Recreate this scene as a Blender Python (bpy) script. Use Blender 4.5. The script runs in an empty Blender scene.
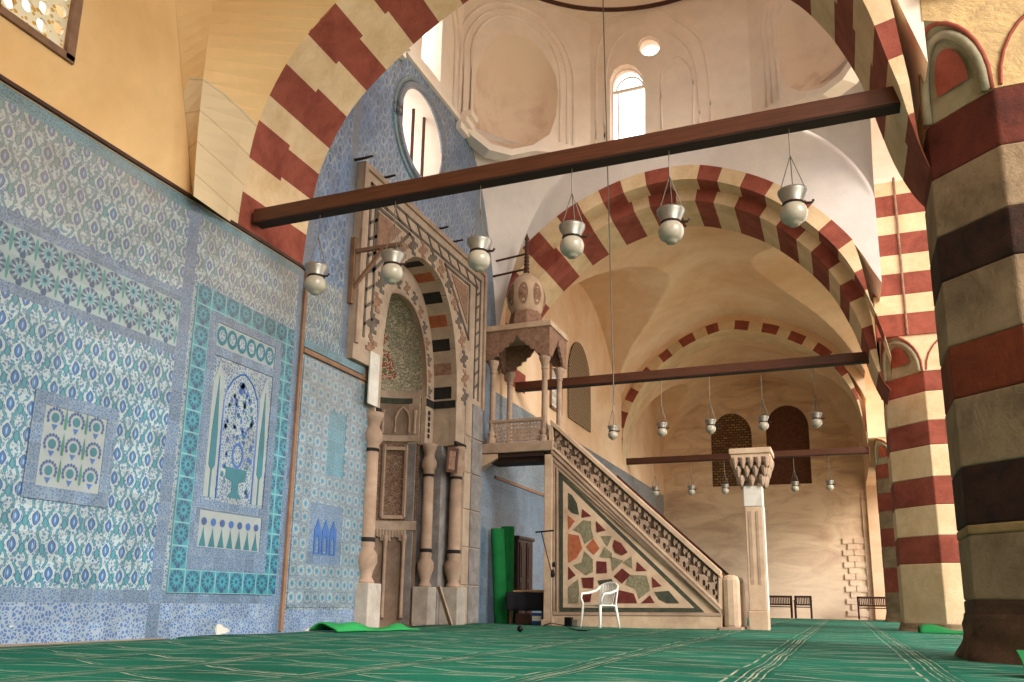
import bpy, math, random
from math import sin, cos, pi, sqrt
from mathutils import Vector, Matrix
from mathutils.geometry import tessellate_polygon
random.seed(7)
SC = bpy.context.scene
COL = SC.collection

# ------------------------------------------------------------------ camera
CX, CY, EYE = 512.0, 422.0, 0.46
_a = (845 - CX, 607 - CY); _b = (-1600 - CX, 568 - CY)
F = sqrt(-(_a[0] * _b[0] + _a[1] * _b[1]))
AY = Vector((_a[0], _a[1], F)).normalized()
AX = -Vector((_b[0], _b[1], F)).normalized()
AZ = AX.cross(AY)
CAM = Vector((0, 0, EYE))

def ray(x, y):
    c = Vector((x - CX, y - CY, F))
    return Vector((AX.dot(c), AY.dot(c), AZ.dot(c)))

def at(x, y, ax, v):
    """point seen at picture position x, y on the plane axis = v (metres)"""
    d = ray(x, y); t = (v - CAM[ax]) / d[ax]
    return CAM + d * t

def at_plane(x, y, p0, n):
    d = ray(x, y); t = (Vector(p0) - CAM).dot(n) / d.dot(n)
    return CAM + d * t

cam_d = bpy.data.cameras.new('camera')
cam = bpy.data.objects.new('camera', cam_d); COL.objects.link(cam)
right = Vector((AX[0], AY[0], AZ[0])); up = -Vector((AX[1], AY[1], AZ[1])); back = -Vector((AX[2], AY[2], AZ[2]))
m = Matrix((right, up, back)).transposed().to_4x4(); m.translation = CAM
cam.matrix_world = m
cam_d.sensor_width = 36; cam_d.lens = 36 * F / 1024
cam_d.shift_x = 0; cam_d.shift_y = (CY - 341) / 1024
cam_d.clip_start = 0.05; cam_d.clip_end = 300
SC.camera = cam

# ------------------------------------------------------------------ light
world = bpy.data.worlds.new('sky'); SC.world = world; world.use_nodes = True
bg = world.node_tree.nodes['Background']
bg.inputs[0].default_value = (1.0, 0.965, 0.92, 1); bg.inputs[1].default_value = 2.75
sun_d = bpy.data.lights.new('hazy_sun', 'SUN'); sun_d.energy = 3.6; sun_d.angle = math.radians(25); sun_d.color = (1, 0.93, 0.82)
sun = bpy.data.objects.new('hazy_sun', sun_d); COL.objects.link(sun)
sun.rotation_euler = Vector((1.0, -0.62, 0.5)).to_track_quat('Z', 'Y').to_euler()
SC.view_settings.view_transform = 'Standard'; SC.view_settings.look = 'None'
SC.view_settings.gamma = 1; SC.view_settings.use_curve_mapping = False
SC.view_settings.exposure = 0.18
SC.cycles.max_bounces = 10; SC.cycles.diffuse_bounces = 6

# ------------------------------------------------------------------ node helpers
NT = None
class S:
    def __init__(s, k): s.k = k
    def __add__(a, b): return M('ADD', a, b)
    def __radd__(a, b): return M('ADD', b, a)
    def __sub__(a, b): return M('SUBTRACT', a, b)
    def __rsub__(a, b): return M('SUBTRACT', b, a)
    def __mul__(a, b): return M('MULTIPLY', a, b)
    def __rmul__(a, b): return M('MULTIPLY', b, a)
    def __truediv__(a, b): return M('DIVIDE', a, b)
    def __neg__(a): return M('MULTIPLY', a, -1)
    def lt(a, b): return M('LESS_THAN', a, b)
    def gt(a, b): return M('GREATER_THAN', a, b)
def _in(sock, v):
    if isinstance(v, S): NT.links.new(v.k, sock)
    elif isinstance(v, (tuple, list)): sock.default_value = (*v, 1) if len(v) == 3 and sock.type == 'RGBA' else v
    else: sock.default_value = v
def M(op, a, b=0.0, c=None):
    n = NT.nodes.new('ShaderNodeMath'); n.operation = op
    _in(n.inputs[0], a); _in(n.inputs[1], b)
    if c is not None: _in(n.inputs[2], c)
    return S(n.outputs[0])
def fr(a): return M('FRACT', a)
def ab(a): return M('ABSOLUTE', a)
def flo(a): return M('FLOOR', a)
def si(a): return M('SINE', a)
def sq(a): return M('SQRT', a)
def mx(a, b): return M('MAXIMUM', a, b)
def mn(a, b): return M('MINIMUM', a, b)
def hyp(a, b): return sq(a * a + b * b)
def band(v, lo, hi): return mn(M('GREATER_THAN', v, lo), M('LESS_THAN', v, hi))
def rmp(v, lo, hi, o0=0.0, o1=1.0):
    n = NT.nodes.new('ShaderNodeMapRange'); _in(n.inputs[0], v)
    for i, q in enumerate((lo, hi, o0, o1)): n.inputs[i + 1].default_value = q
    return S(n.outputs[0])
def mixc(f, a, b):
    n = NT.nodes.new('ShaderNodeMix'); n.data_type = 'RGBA'
    _in(n.inputs[0], f); _in(n.inputs[6], a); _in(n.inputs[7], b)
    return S(n.outputs[2])
def mulc(c, f):
    n = NT.nodes.new('ShaderNodeVectorMath'); n.operation = 'SCALE'
    _in(n.inputs[0], c); _in(n.inputs[3], f)
    return S(n.outputs[0])
def pos():
    n = NT.nodes.new('ShaderNodeNewGeometry'); s = NT.nodes.new('ShaderNodeSeparateXYZ')
    NT.links.new(n.outputs['Position'], s.inputs[0])
    return [S(o) for o in s.outputs], S(n.outputs['Position'])
def objpos():
    n = NT.nodes.new('ShaderNodeTexCoord'); s = NT.nodes.new('ShaderNodeSeparateXYZ')
    NT.links.new(n.outputs['Object'], s.inputs[0])
    return [S(o) for o in s.outputs], S(n.outputs['Object'])
def comb(x, y, z=0.0):
    n = NT.nodes.new('ShaderNodeCombineXYZ')
    for i, q in enumerate((x, y, z)): _in(n.inputs[i], q)
    return S(n.outputs[0])
def noise(vec, scale, det=4, rough=0.55, dist=0.0):
    n = NT.nodes.new('ShaderNodeTexNoise'); _in(n.inputs['Vector'], vec)
    n.inputs['Scale'].default_value = scale; n.inputs['Detail'].default_value = det
    n.inputs['Roughness'].default_value = rough; n.inputs['Distortion'].default_value = dist
    return S(n.outputs[0])
def voro(vec, scale, feat='F1', out=0):
    n = NT.nodes.new('ShaderNodeTexVoronoi'); n.feature = feat; _in(n.inputs['Vector'], vec)
    n.inputs['Scale'].default_value = scale
    return S(n.outputs[out])
def wnoise(vec):
    n = NT.nodes.new('ShaderNodeTexWhiteNoise'); _in(n.inputs['Vector'], vec); return S(n.outputs[0])
def hexc(h):
    v = [int(h[i:i + 2], 16) / 255 for i in (0, 2, 4)]
    return tuple(c / 12.92 if c <= 0.04045 else ((c + 0.055) / 1.055) ** 2.4 for c in v)

MATS = {}
def mat(name, rough=0.85, metal=0.0, spec=0.35):
    def deco(fn):
        global NT
        mt = bpy.data.materials.new(name); mt.use_nodes = True
        NT = mt.node_tree; b = NT.nodes['Principled BSDF']
        b.inputs['Roughness'].default_value = rough; b.inputs['Metallic'].default_value = metal
        b.inputs['Specular IOR Level'].default_value = spec
        r = fn(b)
        c, h = r if isinstance(r, tuple) and len(r) == 2 and not isinstance(r[0], float) else (r, None)
        _in(b.inputs['Base Color'], c)
        if h is not None:
            bm_ = NT.nodes.new('ShaderNodeBump'); hh, st, ds = h
            _in(bm_.inputs['Height'], hh); bm_.inputs['Strength'].default_value = st; bm_.inputs['Distance'].default_value = ds
            NT.links.new(bm_.outputs[0], b.inputs['Normal'])
        MATS[name] = mt
        return mt
    return deco
def simple(name, h, rough=0.7, metal=0.0, var=0.15, scale=3.0, bump=0.3, dist=0.01, spec=0.35, stretch=None):
    c = hexc(h)
    @mat(name, rough, metal, spec)
    def _(b):
        p, P = objpos()
        if stretch: P = comb(p[0] * stretch[0], p[1] * stretch[1], p[2] * stretch[2])
        n = noise(P, scale, 5)
        return mulc(c, rmp(n, 0.3, 0.7, 1 - var, 1 + var)), (n, bump, dist)
    return MATS[name]

def plaster(name, h, h2, seam=None):
    @mat(name, 0.9)
    def _(b):
        p, P = pos()
        n = noise(P, 0.45, 5, 0.6, 0.6); n2 = noise(P, 2.2, 6, 0.65); n3 = noise(P, 14, 4)
        c = mixc(rmp(n, 0.35, 0.68), hexc(h), hexc(h2))
        c = mulc(c, rmp(n2, 0.3, 0.75, 0.93, 1.06))
        return c, (n2 * 0.7 + n3 * 0.3, 0.35, 0.03)
plaster('plaster_yellow', 'd2a872', 'e0bd8a')
plaster('plaster_ochre', 'd9b08a', 'e8cbac')
plaster('plaster_peach', 'f0ddcc', 'f6e9de')
plaster('plaster_lavender', 'cfc6c4', 'ddd3cc')
@mat('plaster_niche', 0.9)
def _(b):
    p, P = pos(); n = noise(P, 1.3, 6, 0.62, 0.5)
    c = mixc(rmp(n, 0.45, 0.75), hexc('ead3bd'), hexc('b98f70'))
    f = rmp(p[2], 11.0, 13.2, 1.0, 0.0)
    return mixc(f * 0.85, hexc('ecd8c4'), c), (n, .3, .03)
@mat('plaster_far', 0.9)
def _(b):
    p, P = pos(); q = comb(p[0] * .5, p[1], p[2] * 1.4)
    n = noise(q, 1.1, 7, 0.66, 1.0)
    c = mixc(rmp(n, 0.42, 0.72), hexc('eaceac'), hexc('c0987a'))
    c = mixc(rmp(p[2], 0.5, 4.0, 0.55, 0.0), c, hexc('e6d8c6'))  # paler towards the floor: low daylight from the right put into the colour
    return c, (n, .3, .03)
@mat('rough_stone', 0.95)
def _(b):
    p, P = pos(); n = noise(P, 3.0, 8, 0.7, 0.4); c = mixc(rmp(n, .35, .7), hexc('d9b984'), hexc('a58a66'))
    return c, (n, .8, .08)

def stone(name, h, h2, bmp=0.5, sc=2.5):
    @mat(name, 0.9)
    def _(b):
        p, P = pos()
        n = noise(P, sc, 7, 0.68, 0.3); n2 = noise(P, 0.8, 3); n3 = noise(P, 30, 3)
        c = mixc(rmp(n, 0.35, 0.68), hexc(h), hexc(h2))
        return mulc(c, rmp(n2, .3, .7, .88, 1.08)), (n * .8 + n3 * .2, bmp, 0.04)
stone('stone_cream', 'ddc3a0', 'c9a981')
stone('stone_red', '985040', '753629')
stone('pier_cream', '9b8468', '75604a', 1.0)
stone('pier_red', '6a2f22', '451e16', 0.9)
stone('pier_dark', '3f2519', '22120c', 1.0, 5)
stone('pier_foot', '5e4431', '3d2a1d', 1.0, 2)
stone('pier_tan', 'a8895c', '86704e', 1.0, 3)
stone('mihrab_stone', 'b5a08c', '968271', 0.3)
stone('mihrab_brown', '8a7464', '6a574a', 0.3)
stone('minbar_marble', 'c8ae94', 'ac9079', 0.25)
stone('ledge_stone', 'ad9480', '8f7664', 0.3)
stone('brown_marble', '9a7863', '6f5142', 0.25, 12)
stone('grey_marble', '8f8a88', '6c6462', 0.2, 3)
stone('ink_stone', '6d6259', '4f463f', 0.2)
stone('slab_grey', 'b3aaa0', '958a80', 0.2, 3)
stone('white_marble', 'd8d3cc', 'bcb4aa', 0.15, 3)
stone('green_marble', '46493c', '2f3229', 0.1, 12)
stone('porphyry', '6a2c26', '4c1b18', 0.1, 12)
stone('orange_marble', 'a8603f', '8d4d35', 0.1, 10)
stone('speckled_marble', '8b8468', '5c5646', 0.1, 22)
stone('black_marble', '2a2522', '1a1716', 0.1, 6)
simple('oak_dark', '4a2718', 0.6, var=.3, scale=6, stretch=(1, 8, 8))
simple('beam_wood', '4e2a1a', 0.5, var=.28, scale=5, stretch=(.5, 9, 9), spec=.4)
simple('beam_shade', '2a1610', 0.7, var=.25, scale=5, stretch=(.5, 9, 9))  # darker copy of the beam wood, underside shade put into its colour
simple('rust_wood', '80604a', 0.7, var=.2, scale=6)
simple('bench_wood', '40261c', 0.5, var=.25, scale=6)
simple('iron', '3a2a24', 0.6, 0.5, var=.2)
simple('wire', '6b6258', 0.5, 0.4, var=.1)
simple('tin', '8e8a80', 0.4, 0.6, var=.12, scale=9)
simple('white_plastic', 'e4e2dc', 0.4, var=.03, bump=.02)
simple('green_cloth', '0f6e35', 0.9, var=.15, scale=5)
simple('green_bright', '228746', 0.9, var=.15, scale=5)
simple('dark_cloth', '1c1a22', 0.9, var=.2)
simple('blue_plastic', '2c4f8c', 0.4, var=.1)
simple('pale_wood', 'c39a68', 0.6, var=.15)
simple('black_metal', '18181a', 0.4, 0.6, var=.1)
simple('cable_black', '151515', 0.6)
simple('cord_white', 'dcd2bf', 0.8)
@mat('milk_glass', 0.25, 0, 0.5)
def _(b):
    b.inputs['Subsurface Weight'].default_value = 0.2
    b.inputs['Subsurface Radius'].default_value = (.1, .1, .08)
    return hexc('a39b8b')
@mat('window_glass', 0.1)
def _(b):
    b.inputs['Transmission Weight'].default_value = 1.0
    b.inputs['IOR'].default_value = 1.02
    return (1.0, 1.0, 1.0)
@mat('carved', 0.85)
def _(b):
    p, P = pos(); q = comb(p[0] + p[1] * .3, p[1] * .3, p[2])
    v = voro(q, 11, 'DISTANCE_TO_EDGE'); n = noise(P, 3, 4)
    return mulc(hexc('b9987a'), rmp(n, .3, .7, .85, 1.1)), (rmp(v, 0, .12), 1.0, .05)
@mat('lattice_stone', 0.9)
def _(b):
    p, P = pos(); a = ab(fr((p[1] + p[2] * 1.0) * 8) - .5); c = ab(fr((p[1] - p[2]) * 8) - .5)
    f = mn(a, c).lt(.17)
    return mixc(f, hexc('33251d'), hexc('a58868')), (f, .8, .03)
@mat('brick_fill', 0.95)
def _(b):
    p, P = pos(); n = NT.nodes.new('ShaderNodeTexBrick'); v = comb(p[0], p[2]); _in(n.inputs['Vector'], v)
    n.inputs['Scale'].default_value = 2.2; n.inputs['Color1'].default_value = (*hexc('a8875c'), 1); n.inputs['Color2'].default_value = (*hexc('6e5138'), 1)
    n.inputs['Mortar'].default_value = (*hexc('4a3526'), 1); n.inputs['Mortar Size'].default_value = .05
    z = noise(P, 1.5, 4)
    return mixc(rmp(z, .4, .6) * .6, S(n.outputs[0]), hexc('5d412c'))
@mat('brick_red', 0.95)
def _(b):
    p, P = pos(); n = NT.nodes.new('ShaderNodeTexBrick'); v = comb(p[0], p[2]); _in(n.inputs['Vector'], v)
    n.inputs['Scale'].default_value = 5; n.inputs['Color1'].default_value = (*hexc('6a4030'), 1); n.inputs['Color2'].default_value = (*hexc('523024'), 1)
    n.inputs['Mortar'].default_value = (*hexc('7e6450'), 1); n.inputs['Mortar Size'].default_value = .015
    return S(n.outputs[0])

# ------------------------------------------------------------------ tile patterns (glazed faience)
WHITE = hexc('9aabb2'); BLUE = hexc('2b5d94'); DEEP = hexc('23466b'); TEAL = hexc('377f8c'); TURQ = hexc('2f8797')
def tilebase(p, P, u, v, du=0.26):
    """per-tile tint, wear, joints"""
    ti = wnoise(comb(flo(u / du), flo(v / du), 3.0))
    w = noise(P, 0.8, 5, .6)
    jn = mx(ab(fr(u / du) - .5).gt(.488), ab(fr(v / du) - .5).gt(.488))
    return ti, w, jn
def finish_tile(c, ti, w, jn, p, b, tan=0.5):
    c = mulc(c, rmp(ti, 0, 1, .70, 1.0))
    tw = rmp(p[2], 2.6, 5.2, 0.0, tan) * rmp(w, .35, .65, .5, 1.0)
    c = mixc(tw, c, mixc(0.55, c, hexc('b09a80')))
    c = mixc(jn * .55, c, hexc('8a8a88'))
    b.inputs['Roughness'].default_value = .32
    return c, (w, .15, .01)
@mat('tile_field', .32, 0, .5)
def _(b):
    p, P = pos(); n1 = noise(P, 9, 2); u = p[1] + (n1 - .5) * .03; v = p[2] + (noise(P, 8, 2) - .5) * .03
    cu = fr(u / .215) - .5; cv = fr(v / .26) - .5
    e1 = ab(cu) / .21 + (cv - .02) * (cv - .02) / .085; e2 = ab(ab(cu) - .5) / .15 + (cv + .12) * (cv + .12) / .05
    lat = ab(ab(cu) - (.30 + .13 * si((cv + .25) * 6.283)))
    vv = voro(comb(u, v), 30); vc = voro(comb(u, v, 5.0), 21)
    f = mixc(vv.lt(.42), WHITE, hexc('5d7690')); f = mixc(vc.lt(.28), f, BLUE); f = mixc(voro(comb(u, v, 9.0), 24).lt(.2), f, TEAL)
    brk = noise(comb(u, v), 11, 1).gt(.40)
    f = mixc(mn(lat.lt(.048), brk), f, TEAL)
    f = mixc(mn(band(lat, .048, .075), brk), f, DEEP)
    f = mixc(e2.lt(1), f, DEEP); f = mixc(e2.lt(.75), f, TEAL)
    f = mixc(e1.lt(1.3), f, WHITE); f = mixc(e1.lt(1), f, DEEP); f = mixc(e1.lt(.72), f, BLUE); f = mixc(e1.lt(.2), f, hexc('7f9fbc'))
    ti, w, jn = tilebase(p, P, p[1], p[2])
    return finish_tile(f, ti, w, jn, p, b, .9)
def dense(name, ground, ink, sc=28, tan=.5, extra=None, loss=False):
    @mat(name, .32, 0, .5)
    def _(b):
        p, P = pos(); q = comb(p[1], p[2])
        v = voro(q, sc, 'DISTANCE_TO_EDGE'); v2 = voro(q, sc * .55)
        c = mixc(v.lt(.13), ink, ground); c = mixc(v2.lt(.22), c, extra or ground)
        if loss: c = mixc(mn(noise(comb(p[1], p[2] * 1.5), 2.2, 2).gt(.64), p[2].lt(.17)), c, hexc('c9c4ba'))
        ti, w, jn = tilebase(p, P, p[1], p[2], .19)
        return finish_tile(c, ti, w, jn, p, b, tan)
dense('tile_border', hexc('6c8094'), hexc('3f5d85'), 34)
dense('tile_border_teal', hexc('5d8a99'), hexc('366781'), 36)
dense('tile_blue', hexc('6b7f90'), hexc('4a6481'), 19, .2)
dense('tile_dado', hexc('8b9cad'), hexc('41639a'), 26, 0, hexc('6f91a6'), True)
dense('tile_white', hexc('919c9f'), hexc('48648a'), 24, .4, hexc('527a88'))
@mat('tile_ring', .32, 0, .5)
def _(b):
    p, P = pos(); cu = fr(p[1] / .19) - .5; cv = fr(p[2] / .19) - .5; r = hyp(cu, cv)
    th = M('ARCTAN2', cu, cv)
    pet = r + .05 * si(th * 8)
    c = mixc(voro(comb(p[1], p[2]), 34).lt(.4), hexc('73848f'), hexc('526c8c'))
    c = mixc(band(pet, .28, .36), c, hexc('9ea6a2')); c = mixc(r.lt(.2), c, hexc('47849a')); c = mixc(r.lt(.09), c, BLUE)
    ti, w, jn = tilebase(p, P, p[1], p[2], .19)
    return finish_tile(c, ti, w, jn, p, b, .8)
def flower(name, ground, du, dv, cyp=True, lo=0.0):
    @mat(name, .32, 0, .5)
    def _(b):
        p, P = pos(); cu = fr((p[1] - 7.46) / du) - .5; cv = fr((p[2] - lo) / dv) - .5
        r = hyp(cu, cv - .05); th = M('ARCTAN2', cu, cv - .05)
        c = mixc(band(r, .30, .44) , ground, mixc(.5, ground, DEEP))
        c = mixc(mn(band(r, .22, .43), si(th * 11).gt(.05)), c, DEEP)
        c = mixc(r.lt(.2), c, mixc(.3, TURQ, ground)); c = mixc(r.lt(.09), c, DEEP)
        c = mixc(mn(hyp(cu / .12, (cv + .40) / .12).lt(1), cv.lt(.1)), c, DEEP)
        if cyp:
            c = mixc(hyp((ab(cu) - .5) / .07, cv / .42).lt(1), c, hexc('2f7c78'))
        else:
            c = mixc(mx(ab(cu).gt(.465), ab(cv).gt(.465)), c, hexc('6f9fa8'))
        ti, w, jn = tilebase(p, P, p[1], p[2], .28)
        return finish_tile(c, ti * .6 + .2, w, jn * 0, p, b, .5)
flower('tile_turq', hexc('34808f'), .2565, .27, False, .50)
flower('tile_palmette', hexc('8a9da2'), .27, .28, True, 3.36)
flower('tile_square', hexc('c0c4b8'), .26, .29, True, 1.52)
@mat('tile_upper', .32, 0, .5)
def _(b):
    p, P = pos(); u = p[1] + (noise(P, 7, 2) - .5) * .05; v = p[2] + (noise(P, 6, 2) - .5) * .05
    cu = fr(u / .26) - .5; cv = fr(v / .3) - .5
    e1 = hyp(cu / .2, cv / .3); lat = ab(ab(cu) - (.34 + .12 * si(cv * 6.283)))
    c = mixc(voro(comb(u, v), 20).lt(.4), hexc('7489a0'), hexc('46669a'))
    c = mixc(lat.lt(.06), c, hexc('99a4ae')); c = mixc(band(e1, .8, 1.1), c, hexc('a0aab2')); c = mixc(e1.lt(.7), c, hexc('4c6796'))
    z = rmp(noise(P, .7, 3), .4, .62); c = mixc(z * .6, c, hexc('4f6f9e'))
    ti, w, jn = tilebase(p, P, p[1], p[2], .24)
    return finish_tile(c, ti, w, jn, p, b, .15)

def squiggle(name, bgc, ink, sc=9, w=.05, ink2=None):
    @mat(name, .7)
    def _(b):
        p, P = pos(); n = noise(comb(p[0], p[1], p[2] * 1.3), sc, 1, .4, 1.5)
        f = ab(n - .5).lt(w)
        c = mixc(f, bgc, ink)
        if ink2: c = mixc(voro(P, 7).lt(.35), c, ink2)
        return c, (f, .5, .01)
squiggle('inscription', hexc('837d6c'), hexc('c0b498'), 10, .04)
squiggle('mosaic_red', hexc('8f4634'), hexc('bdb59a'), 9, .06, hexc('5c6b4c'))
squiggle('mosaic_brown', hexc('5c4438'), hexc('8a7058'), 16, .05)
squiggle('tracery', hexc('8a7058'), hexc('d0b592'), 14, .05)

@mat('carpet_green', 0.95, 0, .15)
def _(b):
    p, P = pos()
    wx = (noise(P, 1.1, 3) - .5) * .14; wy = (noise(comb(p[0], p[1], 9.0), 1.6, 3) - .5) * .16
    x = p[0] + wx * .22; y = p[1] + wy
    u = fr((x + 1.79) / 1.2); ru = ab(u - .5) * 1.2          # .6 at the row seams
    seam = mx(band(ru, .578, .592), band(ru, .53, .54))
    v = (fr(y / .72) - .5) * .72; av = ab(v)
    # each prayer place: long outline, arch point towards the qibla wall
    hw = mn(.27, (u * 1.2 - .12) * .55 + .03)
    out = mn(ab(av - hw).lt(.013), band(u, .10, .88)); out2 = mn(ab(av - hw + .05).lt(.007), band(u, .2, .85))
    end = mn(ab(u - .88).lt(.008), av.lt(.27))
    div = av.gt(.352)
    wear = rmp(noise(P, 2.3, 4), .38, .6, .15, 1.0)
    n = noise(P, .5, 4); nf = noise(P, 60, 2)
    c = mixc(rmp(n, .35, .65), hexc('0c5240'), hexc('15705a')); c = mulc(c, rmp(nf, .3, .7, .8, 1.2))
    c = mixc(mn(ru.gt(.50), 1.0) * .35, c, hexc('0a4a38'))
    f = mx(mx(out, seam), mx(mx(end, div), out2 * .6)) * wear
    c = mixc(f * .75, c, hexc('c2bda8'))
    return c, (nf * .3 + noise(comb(p[0] * .4, p[1] * 1.6), 3, 3) * .7, .5, .04)
simple('earth', 'a08a70', .95, var=.2)
@mat('paving', .9)
def _(b):
    return hexc('c9b79a')

# ------------------------------------------------------------------ mesh builder
class MB:
    def __init__(s): s.v = []; s.f = []; s.m = []
    def add(s, vs, fs, mi=0):
        o = len(s.v); s.v += [tuple(q) for q in vs]
        for i, f in enumerate(fs):
            s.f.append([o + k for k in f]); s.m.append(mi[i] if isinstance(mi, list) else mi)
        return s
    def box(s, x0, x1, y0, y1, z0, z1, mi=0):
        vs = [(x, y, z) for z in (z0, z1) for y in (y0, y1) for x in (x0, x1)]
        return s.add(vs, [(0, 2, 3, 1), (4, 5, 7, 6), (0, 1, 5, 4), (2, 6, 7, 3), (0, 4, 6, 2), (1, 3, 7, 5)], mi)
    def prism(s, pts, vec, mi=0):
        n = len(pts); vec = Vector(vec); a = [Vector(q) for q in pts]
        tr = tessellate_polygon([a])
        vs = a + [q + vec for q in a]
        fs = [t for t in tr] + [tuple(k + n for k in t)[::-1] for t in tr] + [(i, (i + 1) % n, (i + 1) % n + n, i + n) for i in range(n)]
        return s.add(vs, fs, mi)
    def plate(s, outer, holes, vec, mi=0):
        """outer + holes: 3-D coplanar loops, thickness along vec"""
        loops = [[Vector(q) for q in outer]] + [[Vector(q) for q in h] for h in holes]
        flat = [q for l in loops for q in l]; n = len(flat); vec = Vector(vec)
        tr = tessellate_polygon(loops)
        fs = [t for t in tr] + [tuple(k + n for k in t)[::-1] for t in tr]
        o = 0
        for l in loops:
            k = len(l); fs += [(o + i, o + (i + 1) % k, o + (i + 1) % k + n, o + i + n) for i in range(k)]; o += k
        return s.add(flat + [q + vec for q in flat], fs, mi)
    def tube(s, pts, r, n=8, mi=0, closed=False):
        pts = [Vector(q) for q in pts]; k = len(pts); rs = r if isinstance(r, (list, tuple)) else [r] * k
        vs = []
        for i, q in enumerate(pts):
            if closed: d = pts[(i + 1) % k] - pts[i - 1]
            else: d = pts[min(i + 1, k - 1)] - pts[max(i - 1, 0)]
            d.normalize(); a = d.cross(Vector((0, 0, 1)))
            if a.length < 1e-3: a = d.cross(Vector((1, 0, 0)))
            a.normalize(); c = d.cross(a)
            vs += [q + (a * cos(2 * pi * j / n) + c * sin(2 * pi * j / n)) * rs[i] for j in range(n)]
        fs = []
        for i in range(k if closed else k - 1):
            i2 = (i + 1) % k
            fs += [(i * n + j, i * n + (j + 1) % n, i2 * n + (j + 1) % n, i2 * n + j) for j in range(n)]
        if not closed: fs += [tuple(range(n))[::-1], tuple((k - 1) * n + j for j in range(n))]
        return s.add(vs, fs, mi)
    def bar(s, p, q, w, h, mi=0):
        p = Vector(p); q = Vector(q); d = (q - p).normalized(); a = d.cross(Vector((0, 0, 1)))
        if a.length < 1e-3: a = Vector((1, 0, 0))
        a.normalize(); c = a.cross(d)
        vs = [e + a * sx * w / 2 + c * sz * h / 2 for e in (p, q) for sx, sz in ((-1, -1), (1, -1), (1, 1), (-1, 1))]
        return s.add(vs, [(0, 1, 2, 3), (7, 6, 5, 4), (0, 4, 5, 1), (1, 5, 6, 2), (2, 6, 7, 3), (3, 7, 4, 0)], mi)
    def lathe(s, cx, cy, prof, n=24, mi=0, a0=0.0, a1=2 * pi, sx=1.0, sy=1.0, caps=True):
        full = abs(a1 - a0 - 2 * pi) < 1e-6; k = n if full else n + 1; vs = []
        for r, z in prof:
            vs += [(cx + sx * r * cos(a0 + (a1 - a0) * j / n), cy + sy * r * sin(a0 + (a1 - a0) * j / n), z) for j in range(k)]
        fs = []; ms = []
        for i in range(len(prof) - 1):
            for j in range(n):
                j2 = (j + 1) % k if full else j + 1
                fs.append((i * k + j, i * k + j2, (i + 1) * k + j2, (i + 1) * k + j)); ms.append(mi[i] if isinstance(mi, list) else mi)
        if full and caps:
            fs += [tuple(range(k))[::-1], tuple((len(prof) - 1) * k + j for j in range(k))]; ms += [ms[0], ms[-1]]
        return s.add(vs, fs, ms)
    def grid(s, fn, nu, nv, mi=0):
        vs = [fn(i / nu, j / nv) for i in range(nu + 1) for j in range(nv + 1)]; w = nv + 1
        fs = []; ms = []
        for i in range(nu):
            for j in range(nv):
                fs.append((i * w + j, i * w + j + 1, (i + 1) * w + j + 1, (i + 1) * w + j))
                ms.append(mi(i / nu, j / nv) if callable(mi) else mi)
        return s.add(vs, fs, ms)
    def build(s, name, mats, root=None, smooth=False, bevel=0, solid=0):
        mats = mats if isinstance(mats, (list, tuple)) else [mats]
        o0 = Vector((0, 0, 0)); r = root
        while r is not None: o0 += r.location; r = r.parent
        me = bpy.data.meshes.new(name)
        me.from_pydata([tuple(Vector(q) - o0) for q in s.v], [], s.f); me.validate()
        for q in mats: me.materials.append(MATS[q])
        if len(me.polygons) == len(s.m): me.polygons.foreach_set('material_index', s.m)
        if smooth: me.polygons.foreach_set('use_smooth', [True] * len(me.polygons))
        import bmesh
        b = bmesh.new(); b.from_mesh(me); bmesh.ops.recalc_face_normals(b, faces=b.faces); b.to_mesh(me); b.free()
        me.update()
        o = bpy.data.objects.new(name, me); COL.objects.link(o); o.parent = root
        if bevel:
            bv = o.modifiers.new('b', 'BEVEL'); bv.width = bevel; bv.segments = 2; bv.limit_method = 'ANGLE'
        if solid:
            sd = o.modifiers.new('s', 'SOLIDIFY'); sd.thickness = solid; sd.offset = 0
        return o

def struct(o): o['kind'] = 'structure'; return o
def tag(o, label, cat, group=None):
    o['label'] = label; o['category'] = cat
    if group: o['group'] = group
    return o
def thing(name, loc, label, cat, group=None):
    o = bpy.data.objects.new(name, None); COL.objects.link(o); o.location = loc; o.empty_display_size = .1
    return tag(o, label, cat, group)
def copy_tree(o, parent=None):
    c = o.copy(); COL.objects.link(c); c.parent = parent
    for ch in list(o.children): copy_tree(ch, c)
    return c

def resample(pts, n):
    """n+1 points evenly spaced by arc length on a Catmull-Rom curve"""
    P = [Vector(q) for q in pts]; P = [P[0] * 2 - P[1]] + P + [P[-1] * 2 - P[-2]]; out = []
    for i in range(1, len(P) - 2):
        for k in range(12):
            t = k / 12; a, b, c, d = P[i - 1:i + 3]
            out.append(.5 * ((2 * b) + (c - a) * t + (2 * a - 5 * b + 4 * c - d) * t * t + (3 * b - a - 3 * c + d) * t ** 3))
    out.append(P[-2]); L = [0]
    for i in range(1, len(out)): L.append(L[-1] + (out[i] - out[i - 1]).length)
    res = []; j = 0
    for k in range(n + 1):
        s = L[-1] * k / n
        while j < len(L) - 2 and L[j + 1] < s: j += 1
        t = (s - L[j]) / max(1e-9, L[j + 1] - L[j]); res.append(out[j].lerp(out[j + 1], min(1, t)))
    return res
def zprof(pts):
    R = resample([(a, b) for a, b in pts], 160)
    def f(x):
        if x <= R[0][0]: return R[0][1]
        if x >= R[-1][0]: return R[-1][1]
        for i in range(1, len(R)):
            if R[i][0] >= x and R[i - 1][0] <= x:
                d = R[i][0] - R[i - 1][0]
                return R[i - 1][1] if d < 1e-9 else R[i - 1][1] + (R[i][1] - R[i - 1][1]) * (x - R[i - 1][0]) / d
        return R[-1][1]
    return f

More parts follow.
